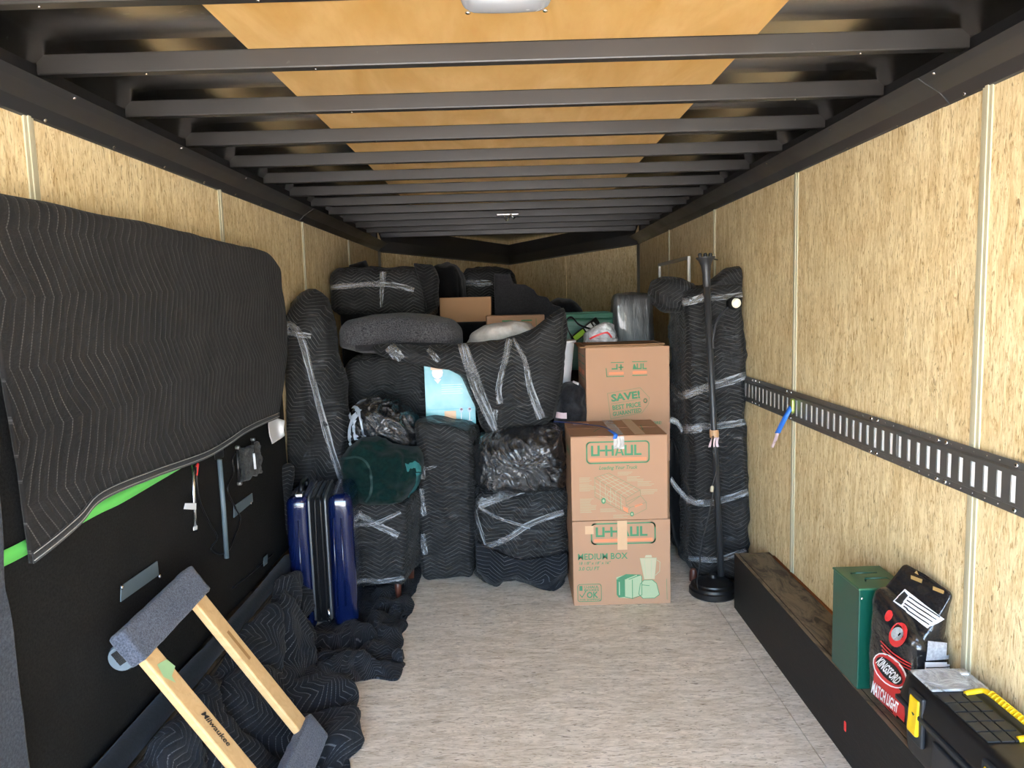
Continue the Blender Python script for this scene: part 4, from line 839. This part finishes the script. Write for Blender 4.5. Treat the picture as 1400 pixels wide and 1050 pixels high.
# ------------------------------------------------------------------ CARTONS
def logo(t, fr, x0, y0, w, h, gap=None):
    lines(t, [rrect(x0, y0, x0+w, y0+h, h*.18)+[rrect(x0, y0, x0+w, y0+h, h*.18)[0]]], .0065, fr, pgreen)
    polys(t, [[(x0+.012, y0+.010), (x0+w-.012, y0+.010), (x0+w-.012, y0+.024), (x0+.012, y0+.024)]], fr, porange)
    k = .042; s = h-.05; y = y0+.034; ps = []
    X = x0+.02; uw = (w-.04)/6.2; st = uw*.26
    def U(x): ps.extend([[(x, y), (x+uw, y), (x+uw, y+st*.9), (x, y+st*.9)], [(x, y+st*.9), (x+st, y+st*.9), (x+st, y+s), (x, y+s)], [(x+uw-st, y+st*.9), (x+uw, y+st*.9), (x+uw, y+s), (x+uw-st, y+s)]])
    def bar(a, b, c, d): ps.append([(a, b), (c, b), (c, d), (a, d)])
    U(X); X += uw*1.02; bar(X, y+s*.42, X+uw*.6, y+s*.42+st*.9); X += uw*.62
    bar(X, y, X+st, y+s); bar(X+uw-st, y, X+uw, y+s); bar(X+st, y+s*.42, X+uw-st, y+s*.42+st*.9); X += uw*1.1
    ps.append([(X, y), (X+st*.9, y), (X+uw*.5+st*.35, y+s), (X+uw*.5-st*.45, y+s)]); ps.append([(X+uw-st*.9+.003, y), (X+uw+.003, y), (X+uw*.5+st*.55, y+s), (X+uw*.5-st*.1, y+s)]); bar(X+uw*.28, y+s*.22, X+uw*.72, y+s*.22+st*.6); X += uw*1.12
    U(X); X += uw*1.12; bar(X, y, X+st, y+s); bar(X+st, y, X+uw*.85, y+st*.9)
    polys(t, ps, fr, pgreen, .0009, 'printed_lettering')
def packtape(t, fr, x0, x1, y0, y1, m=tan_tape, z=.002, name='packing_tape'): return polys(t, [[(x0, y0), (x1, y0), (x1, y1), (x0, y1)]], fr, m, z, name)
# medium box, bottom
w1, h1 = .462, .412; o1 = V((.262, 3.44, 0))
t, fr = carton('moving_box', o1, 0, w1, .46, h1, 'cardboard moving box lettered MEDIUM BOX standing on the floor', cardboard, group='stacked cardboard moving boxes', flaps=False)
logo(t, fr, .09, .30, .30, .098)
text(t, 'MEDIUM BOX', .042, fr, .022, .226, pgreen, bold=.018, width=.235)
text(t, '18 1/8" x 18" x 16"', .020, fr, .025, .202, pgreen, bold=.012, shear=.2, width=.15); text(t, '3.0 CU FT', .024, fr, .025, .174, pgreen, bold=.02, shear=.2, width=.10)
lines(t, [rrect(.02, .02, .132, .105, .012)+[rrect(.02, .02, .132, .105, .012)[0]]], .003, fr, pgreen)
text(t, 'U-HAUL', .018, fr, .05, .085, pgreen, bold=.02, width=.07); text(t, 'BOXES', .016, fr, .05, .071, pgreen, bold=.02, width=.07); text(t, 'OK', .042, fr, .062, .038, pgreen, bold=.03, width=.055); text(t, 'FOR SHIPPING', .014, fr, .028, .024, pgreen, bold=.015, width=.098); lines(t, [[(.03, .055), (.04, .042), (.058, .07)]], .004, fr, pgreen); polys(t, [[(.028, .074), (.043, .074), (.043, .098), (.028, .098)]], fr, pgreen)
# toaster and blender picture
polys(t, [[(.205, .05), (.215, .035), (.27, .03), (.325, .045), (.325, .135), (.31, .145), (.25, .148), (.205, .135)]], fr, plight, .0007); polys(t, [[(.205, .05), (.215, .035), (.245, .038), (.245, .13), (.205, .125)], [(.205, .128), (.25, .150), (.325, .145), (.28, .122)]], fr, pgreen, .0009)
lines(t, [[(.218, .05), (.218, .11)], [(.255, .125), (.30, .142)], [(.265, .12), (.31, .136)]], .005, fr, plight, .0012); lines(t, [[(.245, .038), (.28, .028), (.325, .045), (.325, .14)], [(.28, .03), (.28, .12)]], .003, fr, pgreen, .0012)
polys(t, [[(.31, .05), (.33, .028), (.385, .028), (.408, .045), (.395, .10), (.375, .118), (.335, .118), (.318, .10)]], fr, plight, .0009); lines(t, [[(.31, .05), (.33, .028), (.385, .028), (.408, .045), (.395, .10), (.375, .118), (.335, .118), (.318, .10), (.31, .05)], [(.325, .095), (.36, .09)]], .003, fr, pgreen, .0012)
polys(t, [[(.338, .122), (.385, .122), (.395, .225), (.318, .225)], [(.34, .228), (.375, .228), (.372, .24), (.345, .24)]], fr, simple('very pale green print', hexc('b4ab8c'), .7, var=.04, bump=0), .0009); lines(t, [[(.338, .122), (.318, .225), (.395, .225), (.385, .122)], [(.397, .215), (.412, .205), (.410, .16), (.39, .14)], [(.345, .13), (.338, .215)], [(.37, .13), (.372, .215)]], .0022, fr, plight, .0013)
packtape(t, fr, .212, .258, .27, .411); packtape(t, fr, .06, .10, .35, .39, z=.0028)
lines(t, [[(.445, .02), (.443, .12)]], .002, fr, pgreen)
# big loading box on top
w2, h2 = .452, .400; o2 = V((.262, 3.445, h1+.001))
t, fr = carton('moving_box', o2, -.5, w2, .44, h2, 'cardboard moving box printed with a truck diagram, with blue tape on top', cardboard, group='stacked cardboard moving boxes', flaps=False)
logo(t, fr, .075, h2-.125, .29, .10)
text(t, 'Loading Your Truck', .024, fr, .13, h2-.155, pgreen, bold=.015, shear=.25, width=.18)
T = lambda x, y: ((x-128)/480*w2, (575-y)/435*h2)
tr = [[(245, 350), (315, 328), (470, 420), (398, 462), (245, 350)], [(245, 350), (245, 450), (370, 522), (410, 540)], [(370, 452), (372, 522)], [(398, 462), (400, 500)], [(470, 420), (472, 450), (500, 485), (500, 520), (440, 550), (412, 545), (385, 525)], [(400, 500), (472, 450)], [(420, 510), (500, 485)], [(405, 480), (465, 452)], [(412, 545), (412, 520), (420, 510), (400, 500)]]
lines(t, [[T(*p) for p in pl] for pl in tr], .0028, fr, pline)
rows = [[(245+155*k/6, 350+112*k/6), (245+155*k/6, 450+80*k/6)] for k in range(6)]+[[(245+70*k/4, 350-22*k/4), (398+72*k/4, 462-42*k/4)] for k in range(1, 4)]+[[(245+153*k/6, 350+112*k/6), (315+155*k/6, 328+92*k/6)] for k in range(1, 6)]+[[(245, 350+25*k), (385, 450+22*k)] for k in range(1, 4)]
lines(t, [[T(*p) for p in pl] for pl in rows], .0014, fr, plight)
polys(t, [[T(*p) for p in q] for q in ([(385, 505), (408, 515), (410, 540), (386, 528)], [(440, 500), (480, 488), (482, 496), (444, 510)])], fr, porange)
for cx, cy, r in ((287, 472, 16), (428, 545, 13)): polys(t, [[T(cx+r*.75*cos(a*.52), cy+r*sin(a*.52)) for a in range(12)]], fr, pgreen); polys(t, [[T(cx+r*.35*cos(a*.52), cy+r*.5*sin(a*.52)) for a in range(12)]], fr, plight, .0013)
lines(t, [[T(322+18*cos(a*.52), 450+28*sin(a*.52)) for a in range(13)]], .0015, fr, plight, .0012)
sm = []
random.seed(4)
for x, y, n in ((168, 350, 4), (168, 382, 6), (170, 460, 11), (270, 515, 3), (335, 548, 3), (360, 325, 3), (405, 350, 4), (458, 377, 4), (475, 420, 4)):
    for k in range(n): sm.append([T(x, y+7*k), T(x+random.uniform(45, 85), y+7*k)])
lines(t, sm, .0013, fr, plight, name='printed_lettering')
# top flaps, blue tape, clear tape
fa = box('flap', (.0, .0, h2+.0005), (w2, .215, h2+.0035), cardboard, t, .001, lambda v, f=fr: f(v)+V((0, 0, .004*(.2-v[1]) if v[2] > 1 else 0)))
box('flap', (0, .222, h2+.0005), (w2, .44, h2+.0035), cardboard, t, .001, fr)
frt = frame(fr((0, 0, h2+.0055)), (1, 0, 0), (0, 0, -1), (0, 1, 0))
packtape(t, frt, .20, .25, 0, .44, clearplastic('clear packing tape', (.75, .72, .7), .5)); packtape(t, frt, .30, .35, 0, .44, tan_tape)
packtape(t, fr, .20, .25, h2-.06, h2, clearplastic('clear packing tape on front', (.8, .78, .76), .5)); packtape(t, frt, .04, .12, .30, .36, tan_tape)
lines(t, [[(.12, .1), (.16, .2)], [(.3, .1), (.36, .12), (.37, .25)]], .004, frt, pgreen)
o = ribbon('blue_tape_strip', [onY(757, 576, 3.8), onY(790, 579, 3.75), fr((.17, .16, h2+.02)), fr((.205, .05, h2+.012)), fr((.20, .003, h2+.008))], [.016, .018], (.2, 1, .1), simple('navy blue tape', hexc('17357e'), .4), t, 8, .001); ribbon('blue_tape_strip', [fr((.19, .06, h2+.02)), fr((.21, -.004, h2+.01)), fr((.205, -.006, h2-.01))], .02, (1, .2, 0), blue_tape, t, 5, .001)
# side marks
frs = frame(fr((0, 0, 0)), (0, 1, 0), (1, 0, 0), (0, 0, 1)); text(t, 'U-HAUL', .05, frs, .06, h2-.1, pgreen, bold=.03)
# plain carton hidden behind carrying the tall box
p3 = onY(801.5, 600, 3.905); zt = onY(801, 476, 3.905).z; x3 = p3.x+.004; w3 = onY(916, 600, 3.905).x-x3; H3 = .61; z3 = zt-H3
t, fr = carton('cardboard_box', V((x3-.01, 3.92, 0)), 0, w3+.01, .42, z3-.002, 'plain cardboard box on the floor behind the two front cartons', cardboard_d, flaps=False)
t, fr = carton('moving_box', V((x3, 3.905, z3)), 0, w3, .44, H3, 'tall cardboard moving box with a SAVE! price tag print, at the back', cardboard, group='stacked cardboard moving boxes', flaps=False)
sc3 = w3/460.  # crop scale
T = lambda x, y: ((x-693)*sc3, H3-(y-550)*sc3)
lines(t, [[T(805, 665), T(808, 710), T(900, 710)], [T(833, 633), T(900, 633)], [T(950, 632), T(1028, 632)], [T(950, 708), T(1028, 708)]], .004, fr, pgreen); polys(t, [[T(820, 700), T(900, 700), T(900, 686), T(820, 686)], [T(950, 698), T(1028, 698), T(1028, 684), T(950, 684)]], fr, porange)
LQ = ([(835, 672), (868, 672), (868, 664), (835, 664)], [(860, 664), (868, 664), (868, 642), (860, 642)], [(872, 664), (900, 664), (900, 657), (872, 657)], [(882, 676), (890, 676), (890, 645), (882, 645)], [(950, 674), (957, 674), (975, 674), (962, 645), (956, 645)], [(972, 674), (1000, 674), (1000, 667), (972, 667)], [(972, 667), (979, 667), (979, 642), (972, 642)], [(993, 667), (1000, 667), (1000, 642), (993, 642)], [(1004, 674), (1027, 674), (1027, 667), (1004, 667)], [(1004, 667), (1011, 667), (1011, 642), (1004, 642)])
for i0, i1 in ((0, 2), (2, 4), (4, 5), (5, 8), (8, 10)): polys(t, [[T(*p) for p in q] for q in LQ[i0:i1]], fr, pgreen, .0009, 'printed_lettering')
lines(t, [[T(810, 803), T(990, 776), T(1040, 832), T(1035, 868), T(1000, 915), T(826, 944), T(810, 803)], [T(832, 862), T(992, 838)]], .0035, fr, pline)
lines(t, [[T(1018+9*cos(a*.6), 849+11*sin(a*.6)) for a in range(12)]], .004, fr, pgreen)
text(t, 'SAVE!', .052, fr, *T(832, 848), pgreen, bold=.04, width=160*sc3, rot=6); text(t, 'BEST PRICE', .034, fr, *T(836, 896), pgreen, bold=.03, width=158*sc3, rot=6); text(t, 'GUARANTEED', .030, fr, *T(838, 930), pgreen, bold=.03, width=160*sc3, rot=7)
text(t, 'MORE!', .022, fr, *T(1043, 982), pgreen, bold=.02, width=62*sc3)
lines(t, [[T(980, 965), T(1040, 975)]], .002, fr, pline)
frs = frame(fr((-.0015, 0, 0)), (0, 1, 0), (1, 0, 0), (0, 0, 1))
for a, b in ((.06, .2), (.24, .38)): polys(t, [[(a, H3-.15), (b, H3-.15), (b, H3-.125), (a, H3-.125)]], frs, porange, .0); lines(t, [[(a, H3-.05), (b, H3-.05)], [(a, H3-.09), (b, H3-.09)], [(a, H3-.17), (b, H3-.17)]], .006, frs, pgreen, .0)
box('flap', (-.03, .0, H3+.001), (w3-.03, .2, H3+.006), cardboard_d, t, .001, fr); box('flap', (.0, .02, H3+.007), (w3-.02, .3, H3+.013), cardboard_d, t, .001, fr); box('flap', (-.02, .21, H3+.001), (w3, .44, H3+.006), cardboard_d, t, .001, fr)
# ------------------------------------------------------------------ RIGHT: wrapped column and floor lamp
t = root('wrapped_column', V((1.0, 3.95, 0)), 'tall narrow blanket-wrapped furniture column leaning on the right wall', 'wrapped furniture')
fq = [V((.90, 3.74, .015)), V((1.162, 3.60, .015)), onY(1024, 388, 3.72), onY(938, 398, 3.78)]
fq[2].x = min(fq[2].x, 1.155)
bq = [V((.90, 4.28, .015)), V((1.155, 4.30, .015)), V((1.155, 4.30, fq[2].z)), V((.90, 4.28, fq[3].z))]
wc = soft('body', fq, bq, quilt_film, t, rad=.04, n=48, puff=.006, amp=.014, freq=5, seed=23, fold=.012, fdir=(.6, 1, 3), uvrot=-8)
blob('blanket_corner', [(886, 400), (890, 384), (905, 378), (930, 380), (950, 388), (948, 410), (930, 428), (908, 428), (892, 416)], 3.95, .12, quilt_film, t, amp=.012, seed=2, uvrot=-60, n=64)
blob('blanket_corner', [(950, 396), (975, 380), (992, 366), (1010, 364), (1021, 371), (1022, 395), (1000, 404), (970, 408)], 3.84, .08, quilt_film, t, amp=.01, seed=4, uvrot=30, n=64)
for p, w_ in (([(932, 416), (960, 410), (1000, 405), (1022, 402)], 7), ([(932, 412), (945, 412), (962, 406)], 9), ([(935, 541), (965, 530), (1000, 520), (1022, 512)], 11), ([(917, 525), (928, 538), (936, 545)], 7), ([(934, 585), (960, 583), (1000, 580), (1022, 576)], 9), ([(936, 588), (948, 587), (960, 586)], 10), ([(940, 680), (960, 688), (1000, 680), (1022, 672)], 9), ([(940, 685), (952, 687), (962, 686)], 7), ([(942, 763), (980, 765), (1020, 752)], 7)):
    band(wc, p, w_)
ribbon('loose_film', [onY(x, y, 3.74) for x, y in ((916, 574), (926, 578), (933, 590))], .03, (.3, 0, 1), film_mat, t, 5, .001)
ribbon('loose_film', [onY(x, y, 3.74) for x, y in ((917, 655), (926, 668), (941, 684))], .03, (.3, 0, 1), film_mat, t, 5, .001)
# low dark blanket flap left of column
o = blob('blanket_flap', [(918, 600), (935, 640), (942, 700), (942, 760), (935, 765), (920, 735), (914, 690), (914, 640)], 4.05, .06, black_cloth, t, amp=.01, seed=6)
# lamp
lb = onZ(977, 815, 0); lb.y += .03; top_ = onY(965.5, 372, 3.60)
t = root('floor_lamp', V((lb.x, lb.y, 0)), 'black torchiere floor lamp without shade leaning on the wrapped column', 'floor lamp')
lathe('base', [(.108, 0), (.115, .008), (.115, .03), (.108, .036), (.106, .048), (.09, .055), (.088, .062), (.04, .075), (.022, .085), (.02, .1)], black_plastic, t, (lb.x, lb.y, 0), (0, 0, 1), 40)
pb = onY(986, 790, lb.y); mid = onY(979, 600, lb.y+.11)
pb = V((pb.x, lb.y, .09)); lamp_paint = simple('satin black lamp paint', (.028, .029, .032), .42, var=.1, bump=.05)
tube('pole', [pb, pb.lerp(top_, .5), top_], [.0155, .015, .0145], lamp_paint, t, 14)
dd = (top_-pb).normalized(); lathe('socket_cup', [(.015, -.07), (.019, -.06), (.019, -.005), (.024, .03), (.034, .055), (.045, .066), (.045, .070), (.03, .07)], lamp_paint, t, top_, dd, 28)
for a in (-.028, 0, .026): lathe('bulb_socket', [(.008, 0), (.010, .012), (.006, .02)], black_plastic, t, top_+dd*.07+V((a, a*.3, 0)), dd, 10)
tube('switch_pin', [top_+dd*.06+V((.04, 0, 0)), top_+dd*.06+V((.058, 0, -.004))], .004, black_plastic, t, 6)
a0 = onY(975, 476, 3.56); Yb = 3.60
tube('reading_arm', [a0, onY(975, 462, 3.55), onY(980, 440, 3.56), onY(990, 425, 3.58), onY(1001, 415, Yb)], .0055, lamp_paint, t, 8, 6)
hd0 = onY(1000, 415, Yb); hdir = V((.35, -.9, .05)).normalized(); lathe('reading_head', [(.010, -.02), (.026, -.005), (.032, .02), (.03, .03), (.02, .028)], black_plastic, t, hd0, hdir, 20)
bulb_mat = NT('lamp face'); bulb_mat.set(color=(.9, .87, .72), rough=.3); lathe('bulb', [(.018, .02), (.024, .034), (.020, .045), (.008, .050)], bulb_mat.m, t, hd0, hdir, 20)  # plain pale colour of the bulb
tc = pb.lerp(top_, .475); lathe('tape_wrap', [(.021, -.018), (.022, 0), (.021, .018)], simple('beige tape wrap', hexc('b9916c'), .6), t, tc, dd, 14)
for k in range(3): ribbon('tape_tail', [tc+V((-.012+.012*k, -.022, -.015)), tc+V((-.025+.015*k, -.03, -.04)), tc+V((-.03+.02*k, -.03, -.06))], .012, (1, 0, .2), pink_paper, t, 4, .001)
tube('cord', [tc+V((-.01, -.018, -.01))]+[onY(x, y, 3.42) for x, y in ((974, 612), (979, 640), (977, 652), (973, 665))], .004, black_plastic, t, 6, 6); lathe('plug', [(.008, 0), (.009, .02), (.005, .028)], simple('plug tan', hexc('a89a80'), .4), t, onY(973, 672, 3.42), (.1, 0, 1), 10)
tube('cord', [onY(x, y, 3.46) for x, y in ((977, 660), (970, 700), (960, 740), (956, 775), (953, 795), (955, 806))]+[V((lb.x-.07, lb.y-.02, .05))], .003, black_plastic, t, 6, 6)
lathe('foot_post', [(.02, 0), (.02, .04), (.014, .06)], wood_brown, wc.parent, V((.90, 3.72, 0)), (0, 0, 1), 12)
# ------------------------------------------------------------------ RIGHT FRONT: green metal box, charcoal bag, toolbox
t = root('metal_box', V((1.085, 2.22, .262)), 'tall dark green metal box with wire handle standing on the wheel box', 'metal box')
gx0, gx1, gy0, gy1, gz0 = 1.008, 1.155, 2.138, 2.318, .263; gz1 = onY(1174, 805, gy0).z
# fr: slight turn
box('body', (gx0, gy0, gz0), (gx1, gy1, gz1-.002), green_paint, t, .003)
box('lid', (gx0-.002, gy0-.002, gz1-.006), (gx1+.002, gy1+.002, gz1+.001), green_dark, t, .002)
tube('wire_handle', [(gx0+.045, gy0+.055, gz1+.002), (gx0+.04, gy0+.05, gz1+.012), (gx0+.10, gy0+.04, gz1+.016), (gx0+.125, gy0+.05, gz1+.002)], .0025, green_paint, t, 6); tube('wire_handle', [(gx0+.03, gy0+.12, gz1+.002), (gx0+.035, gy0+.09, gz1+.014), (gx0+.10, gy0+.10, gz1+.010)], .0025, green_paint, t, 6)
screw(t, (gx0+.008, gy0-.002, gz1-.03), (0, -1, 0), .004)
# charcoal bag
A = V((1.022, 2.118, .264)); B = V((1.045, 1.895, .264)); C_ = V((1.158, 1.915, .264)); D = V((1.158, 2.125, .264))
zt1 = onY(1237, 771, 2.10); zt2 = onY(1306, 812, 1.99)
h = .29; lift = lambda p, dx, dy, z: V((p.x+dx, p.y+dy, z))
fq = [A, B, lift(B, .0, .01, .52), lift(A, .004, -.008, .60)]
bq = [D, C_, lift(C_, 0, .005, .52), lift(D, 0, 0, .60)]
bagm = simple('glossy black paper bag', (.012, .011, .012), .22, var=.3, bump=.8, scale=6, coat=.5, dist=.02)
t = root('charcoal_bag', V((1.09, 2.02, .263)), 'glossy black and red charcoal briquette bag standing beside the green metal box', 'bag')
cb = soft('body', fq, bq, bagm, t, rad=.03, n=30, puff=.014, amp=.006, freq=9, seed=3)
# pinched top
T1 = V((1.10, 2.10, zt1.z)); T2 = V((1.155, 1.985, zt2.z)); T1.x = onY(1237, 771, 2.10).x; T2 = V((1.158, 1.93, onY(1308, 812, 1.93).z))
up1 = fq[3]+V((.012, 0, -.03)); up2 = fq[2]+V((.008, .012, -.03)); b1 = bq[3]+V((-.012, -.02, -.03)); b2 = bq[2]+V((-.012, .01, -.03))
tp = soft('folded_top', [up1, up2, T2+V((-.002, -.003, 0)), T1+V((-.002, -.003, 0))], [b1, b2, T2+V((.003, .003, 0)), T1+V((.003, .003, 0))], bagm, t, rad=.012, n=20, puff=.004, amp=.004, freq=12, seed=5)
def decal(o, q, m, name, lift=.003, n=12, parent=None):
    """quad print laid on a soft face"""
    Bv = bvh(o); vs, fs = [], []
    for i in range(n+1):
        for j in range(n+1):
            u, v = i/n, j/n; x = (q[0][0]*(1-u)+q[1][0]*u)*(1-v)+(q[3][0]*(1-u)+q[2][0]*u)*v; y = (q[0][1]*(1-u)+q[1][1]*u)*(1-v)+(q[3][1]*(1-u)+q[2][1]*u)*v
            d = ray(x, y).normalized(); hh, nn, _, _ = Bv.ray_cast(CAM, d)
            if hh is None: vs.append(None); continue
            if nn.dot(d) > 0: nn = -nn
            vs.append(hh+nn*lift)
    idx = {}; V2 = []
    for k, v in enumerate(vs):
        if v is not None: idx[k] = len(V2); V2.append(v)
    for i in range(n):
        for j in range(n):
            ks = (i*(n+1)+j, (i+1)*(n+1)+j, (i+1)*(n+1)+j+1, i*(n+1)+j+1)
            if all(k in idx for k in ks): fs.append(tuple(idx[k] for k in ks))
    if fs: return mk(name, V2, fs, m, parent or o, smooth=True)
    print('DECAL MISS', name)
def shape_on(o, polys_px, m, name, lift, parent=None):
    Bv = bvh(o); vs, fs = [], []
    for pl in polys_px:
        ids = []
        for x, y in pl:
            d = ray(x, y).normalized(); hh, nn, _, _ = Bv.ray_cast(CAM, d)
            if hh is None: continue
            if nn.dot(d) > 0: nn = -nn
            ids.append(len(vs)); vs.append(hh+nn*lift)
        if len(ids) > 2: fs.append(tuple(ids))
    if fs: return mk(name, vs, fs, m, parent or o)
def text_on(o, s, q, m, lift=.0045, bold=.02, parent=None):
    """lettering laid on a soft face between four seen corners bl br tr tl"""
    c = bpy.data.curves.new('t', 'FONT'); c.body = s; c.size = 1; c.offset = bold; c.resolution_u = 2
    ob = bpy.data.objects.new('t', c); COL.objects.link(ob); bpy.context.view_layer.update()
    me = bpy.data.meshes.new_from_object(ob.evaluated_get(bpy.context.evaluated_depsgraph_get())); bpy.data.objects.remove(ob)
    xs = [v.co.x for v in me.vertices]; ys = [v.co.y for v in me.vertices]; Bv = bvh(o); vs = []
    for v in me.vertices:
        u = (v.co.x-min(xs))/(max(xs)-min(xs)); w = (v.co.y-min(ys))/(max(ys)-min(ys))
        x = (q[0][0]*(1-u)+q[1][0]*u)*(1-w)+(q[3][0]*(1-u)+q[2][0]*u)*w; y = (q[0][1]*(1-u)+q[1][1]*u)*(1-w)+(q[3][1]*(1-u)+q[2][1]*u)*w
        d = ray(x, y).normalized(); hh, nn, _, _ = Bv.ray_cast(CAM, d)
        if hh is None: hh = vs[-1] if vs else CAM+d*2; vs.append(hh); continue
        if nn.dot(d) > 0: nn = -nn
        vs.append(hh+nn*lift)
    fs = [tuple(p.vertices) for p in me.polygons]; bpy.data.meshes.remove(me); return mk('printed_lettering', vs, fs, m, parent or o)
ell = lambda cx, cy, a, b, r, n=20: [(cx+a*cos(2*pi*k/n)*cos(r)-b*sin(2*pi*k/n)*sin(r), cy+a*cos(2*pi*k/n)*sin(r)+b*sin(2*pi*k/n)*cos(r)) for k in range(n)]
decal(cb, [(1194, 955), (1236, 1000), (1240, 950), (1196, 914)], red_print, 'red_panel', .002)
rot_ = radians(48)
shape_on(cb, [ell(1218, 917, 29, 17, rot_)], white_paper, 'logo_rim', .0035); shape_on(cb, [ell(1218, 917, 27, 15, rot_)], red_print, 'logo_oval', .0045); shape_on(cb, [ell(1218, 917, 24, 10.5, rot_)], black_ink, 'logo_field', .0052)
text_on(cb, 'KINGSFORD', [(1199.5, 906), (1227, 936), (1236.5, 928), (1209, 898)], white_paper, .0062, .03)
text_on(cb, 'MATCH LIGHT', [(1193, 946), (1229, 975), (1231, 961), (1196, 930)], white_paper, .005, .03)
shape_on(cb, [ell(1229, 868, 12, 17, .3)], red_print, 'picture_roundel', .003); shape_on(cb, [ell(1228, 867, 8, 9, 0)], simple('silver coals print', (.3, .3, .3), .5, var=.8, scale=80), 'coals_picture', .004)
shape_on(cb, [ell(1216, 842, 5, 8, .3)], red_print, 'flame_print', .003)
for k in range(3): band(cb, [(1205+k, 876+k*6), (1222, 893+k*5), (1246, 908+k*4)], 1.6, red_print, 'red_script', lift=.003, n=14, across=1)
decal(cb, [(1262, 935), (1307, 935), (1308, 905), (1264, 905)], white_paper, 'instruction_panel', .003); decal(cb, [(1265, 903), (1306, 900), (1306, 880), (1268, 877)], simple('grey print', (.35, .35, .37), .5, var=.6, scale=150), 'instruction_panel', .003)
for k in range(5): band(cb, [(1265, 912+k*5), (1285, 912+k*5), (1296, 911+k*5)], 1.3, black_ink, 'printed_line', lift=.0045, n=6, across=1, wob=0)
for cy in (917, 929): shape_on(cb, [ell(1302, cy, 3.5, 4.5, 0, 12)], simple('maroon print', (.1, .02, .03), .5), 'printed_roundel', .0045)
for o_, nm in ((cb, 'a'), (tp, 'b')):
    for q, m, l in (([(1221, 823), (1268, 859), (1290, 846), (1238, 806)], white_paper, .0035), ([(1223, 823), (1232, 829), (1243, 815), (1238, 809)], black_ink, .005)): 
        Q = decal(o_, q, m, 'warning_label', l, 14)
for k in range(4): 
    for o_ in (cb, tp): band(o_, [(1244-k*3, 817+k*4.4), (1262-k*3, 829+k*4.6), (1284-k*4, 843+k*4)], 1.8, black_ink, 'printed_line', lift=.005, n=12, across=1, wob=0)
for cx, cy in ((1254, 790), (1284, 805), (1305, 815)):
    shape_on(tp, [[(cx-8, cy-3), (cx+8, cy+3), (cx+7, cy+8), (cx-8, cy+2)], [(cx-3, cy-6), (cx+3, cy-4), (cx, cy-9)]], gold_print, 'gold_print', .003)
# toolbox
TX0, TX1, TYN, TYF, TZ0 = .985, 1.150, 1.36, 1.845, .263; TZ1 = .475
t = root('toolbox', V((1.07, 1.6, TZ0)), 'black plastic toolbox with yellow handle and latches on the wheel box', 'toolbox')
q = [(TX0+.012, TYN+.01, TZ0), (TX1-.01, TYN+.01, TZ0), (TX1, TYN, TZ1-.07), (TX0, TYN, TZ1-.07)]
soft('body', q, [(a, TYF-(.01 if c < .3 else 0), c) for a, b, c in q], black_plastic, t, rad=.012, n=14, puff=0, amp=0)
q = [(TX0-.008, TYN-.006, TZ1-.072), (TX1+.004, TYN-.006, TZ1-.072), (TX1-.006, TYN+.01, TZ1), (TX0+.008, TYN+.01, TZ1)]
ld = soft('lid', q, [(a, TYF+(.006 if c < .45 else -.006), c) for a, b, c in q], black_plastic, t, rad=.012, n=16, puff=0, amp=0)
box('lid_rim', (TX0-.012, TYN-.01, TZ1-.08), (TX1+.006, TYF+.01, TZ1-.068), grey_plastic, ld, .003)
org = box('organiser_lid', (TX0+.014, 1.73, TZ1+.0005), (TX1-.012, TYF-.012, TZ1+.008), lid_clear, t, .003); box('organiser_tray', (TX0+.02, 1.735, TZ1-.012), (TX1-.018, TYF-.018, TZ1+.0003), grey_plastic, t, .001)
box('lid_catch', (TX1-.04, TYF-.05, TZ1+.007), (TX1-.022, TYF-.04, TZ1+.012), white_plastic, org, .001)
for i in range(5):
    for j in range(3): box('ribbed_pad', (TX0+.016+.031*j, 1.52+.040*i, TZ1+.0003), (TX0+.044+.031*j, 1.556+.040*i, TZ1+.004), grey_plastic, t, .001)
hz = TZ1+.004
hx = TX1-.035
tube('handle', [(hx-.045, 1.715, hz), (hx-.012, 1.715, hz+.006), (hx, 1.70, hz+.010), (hx, 1.62, hz+.012), (hx, 1.54, hz+.010), (hx-.012, 1.525, hz+.006), (hx-.045, 1.525, hz)], .0075, yellow_plastic, t, 10, 5, flat=.8)
for k in range(11): tube('grip_rib', [(hx-.0095, 1.555+.013*k, hz+.013), (hx, 1.555+.013*k, hz+.0205), (hx+.0095, 1.555+.013*k, hz+.013)], .002, yellow_plastic, t, 5, 3)
for yy in (1.765, 1.47):
    q = [(TX0-.018, yy-.022, TZ1-.125), (TX0-.018, yy+.022, TZ1-.125), (TX0-.012, yy+.022, TZ1-.03), (TX0-.012, yy-.022, TZ1-.03)]
    soft('latch', [(a, c, d) for a, c, d in q], [(a+.012, c, d) for a, c, d in q], yellow_plastic, t, rad=.006, n=10, puff=.003, amp=0)
    box('latch_mount', (TX0-.008, yy-.032, TZ1-.15), (TX0+.004, yy+.032, TZ1-.02), grey_plastic, t, .004)
box('side_rib', (TX0-.004, TYN+.02, TZ0+.02), (TX0+.008, TYF-.15, TZ1-.10), grey_plastic, t, .006)
for o in bpy.data.objects:
    if '_nv' in o: del o['_nv']
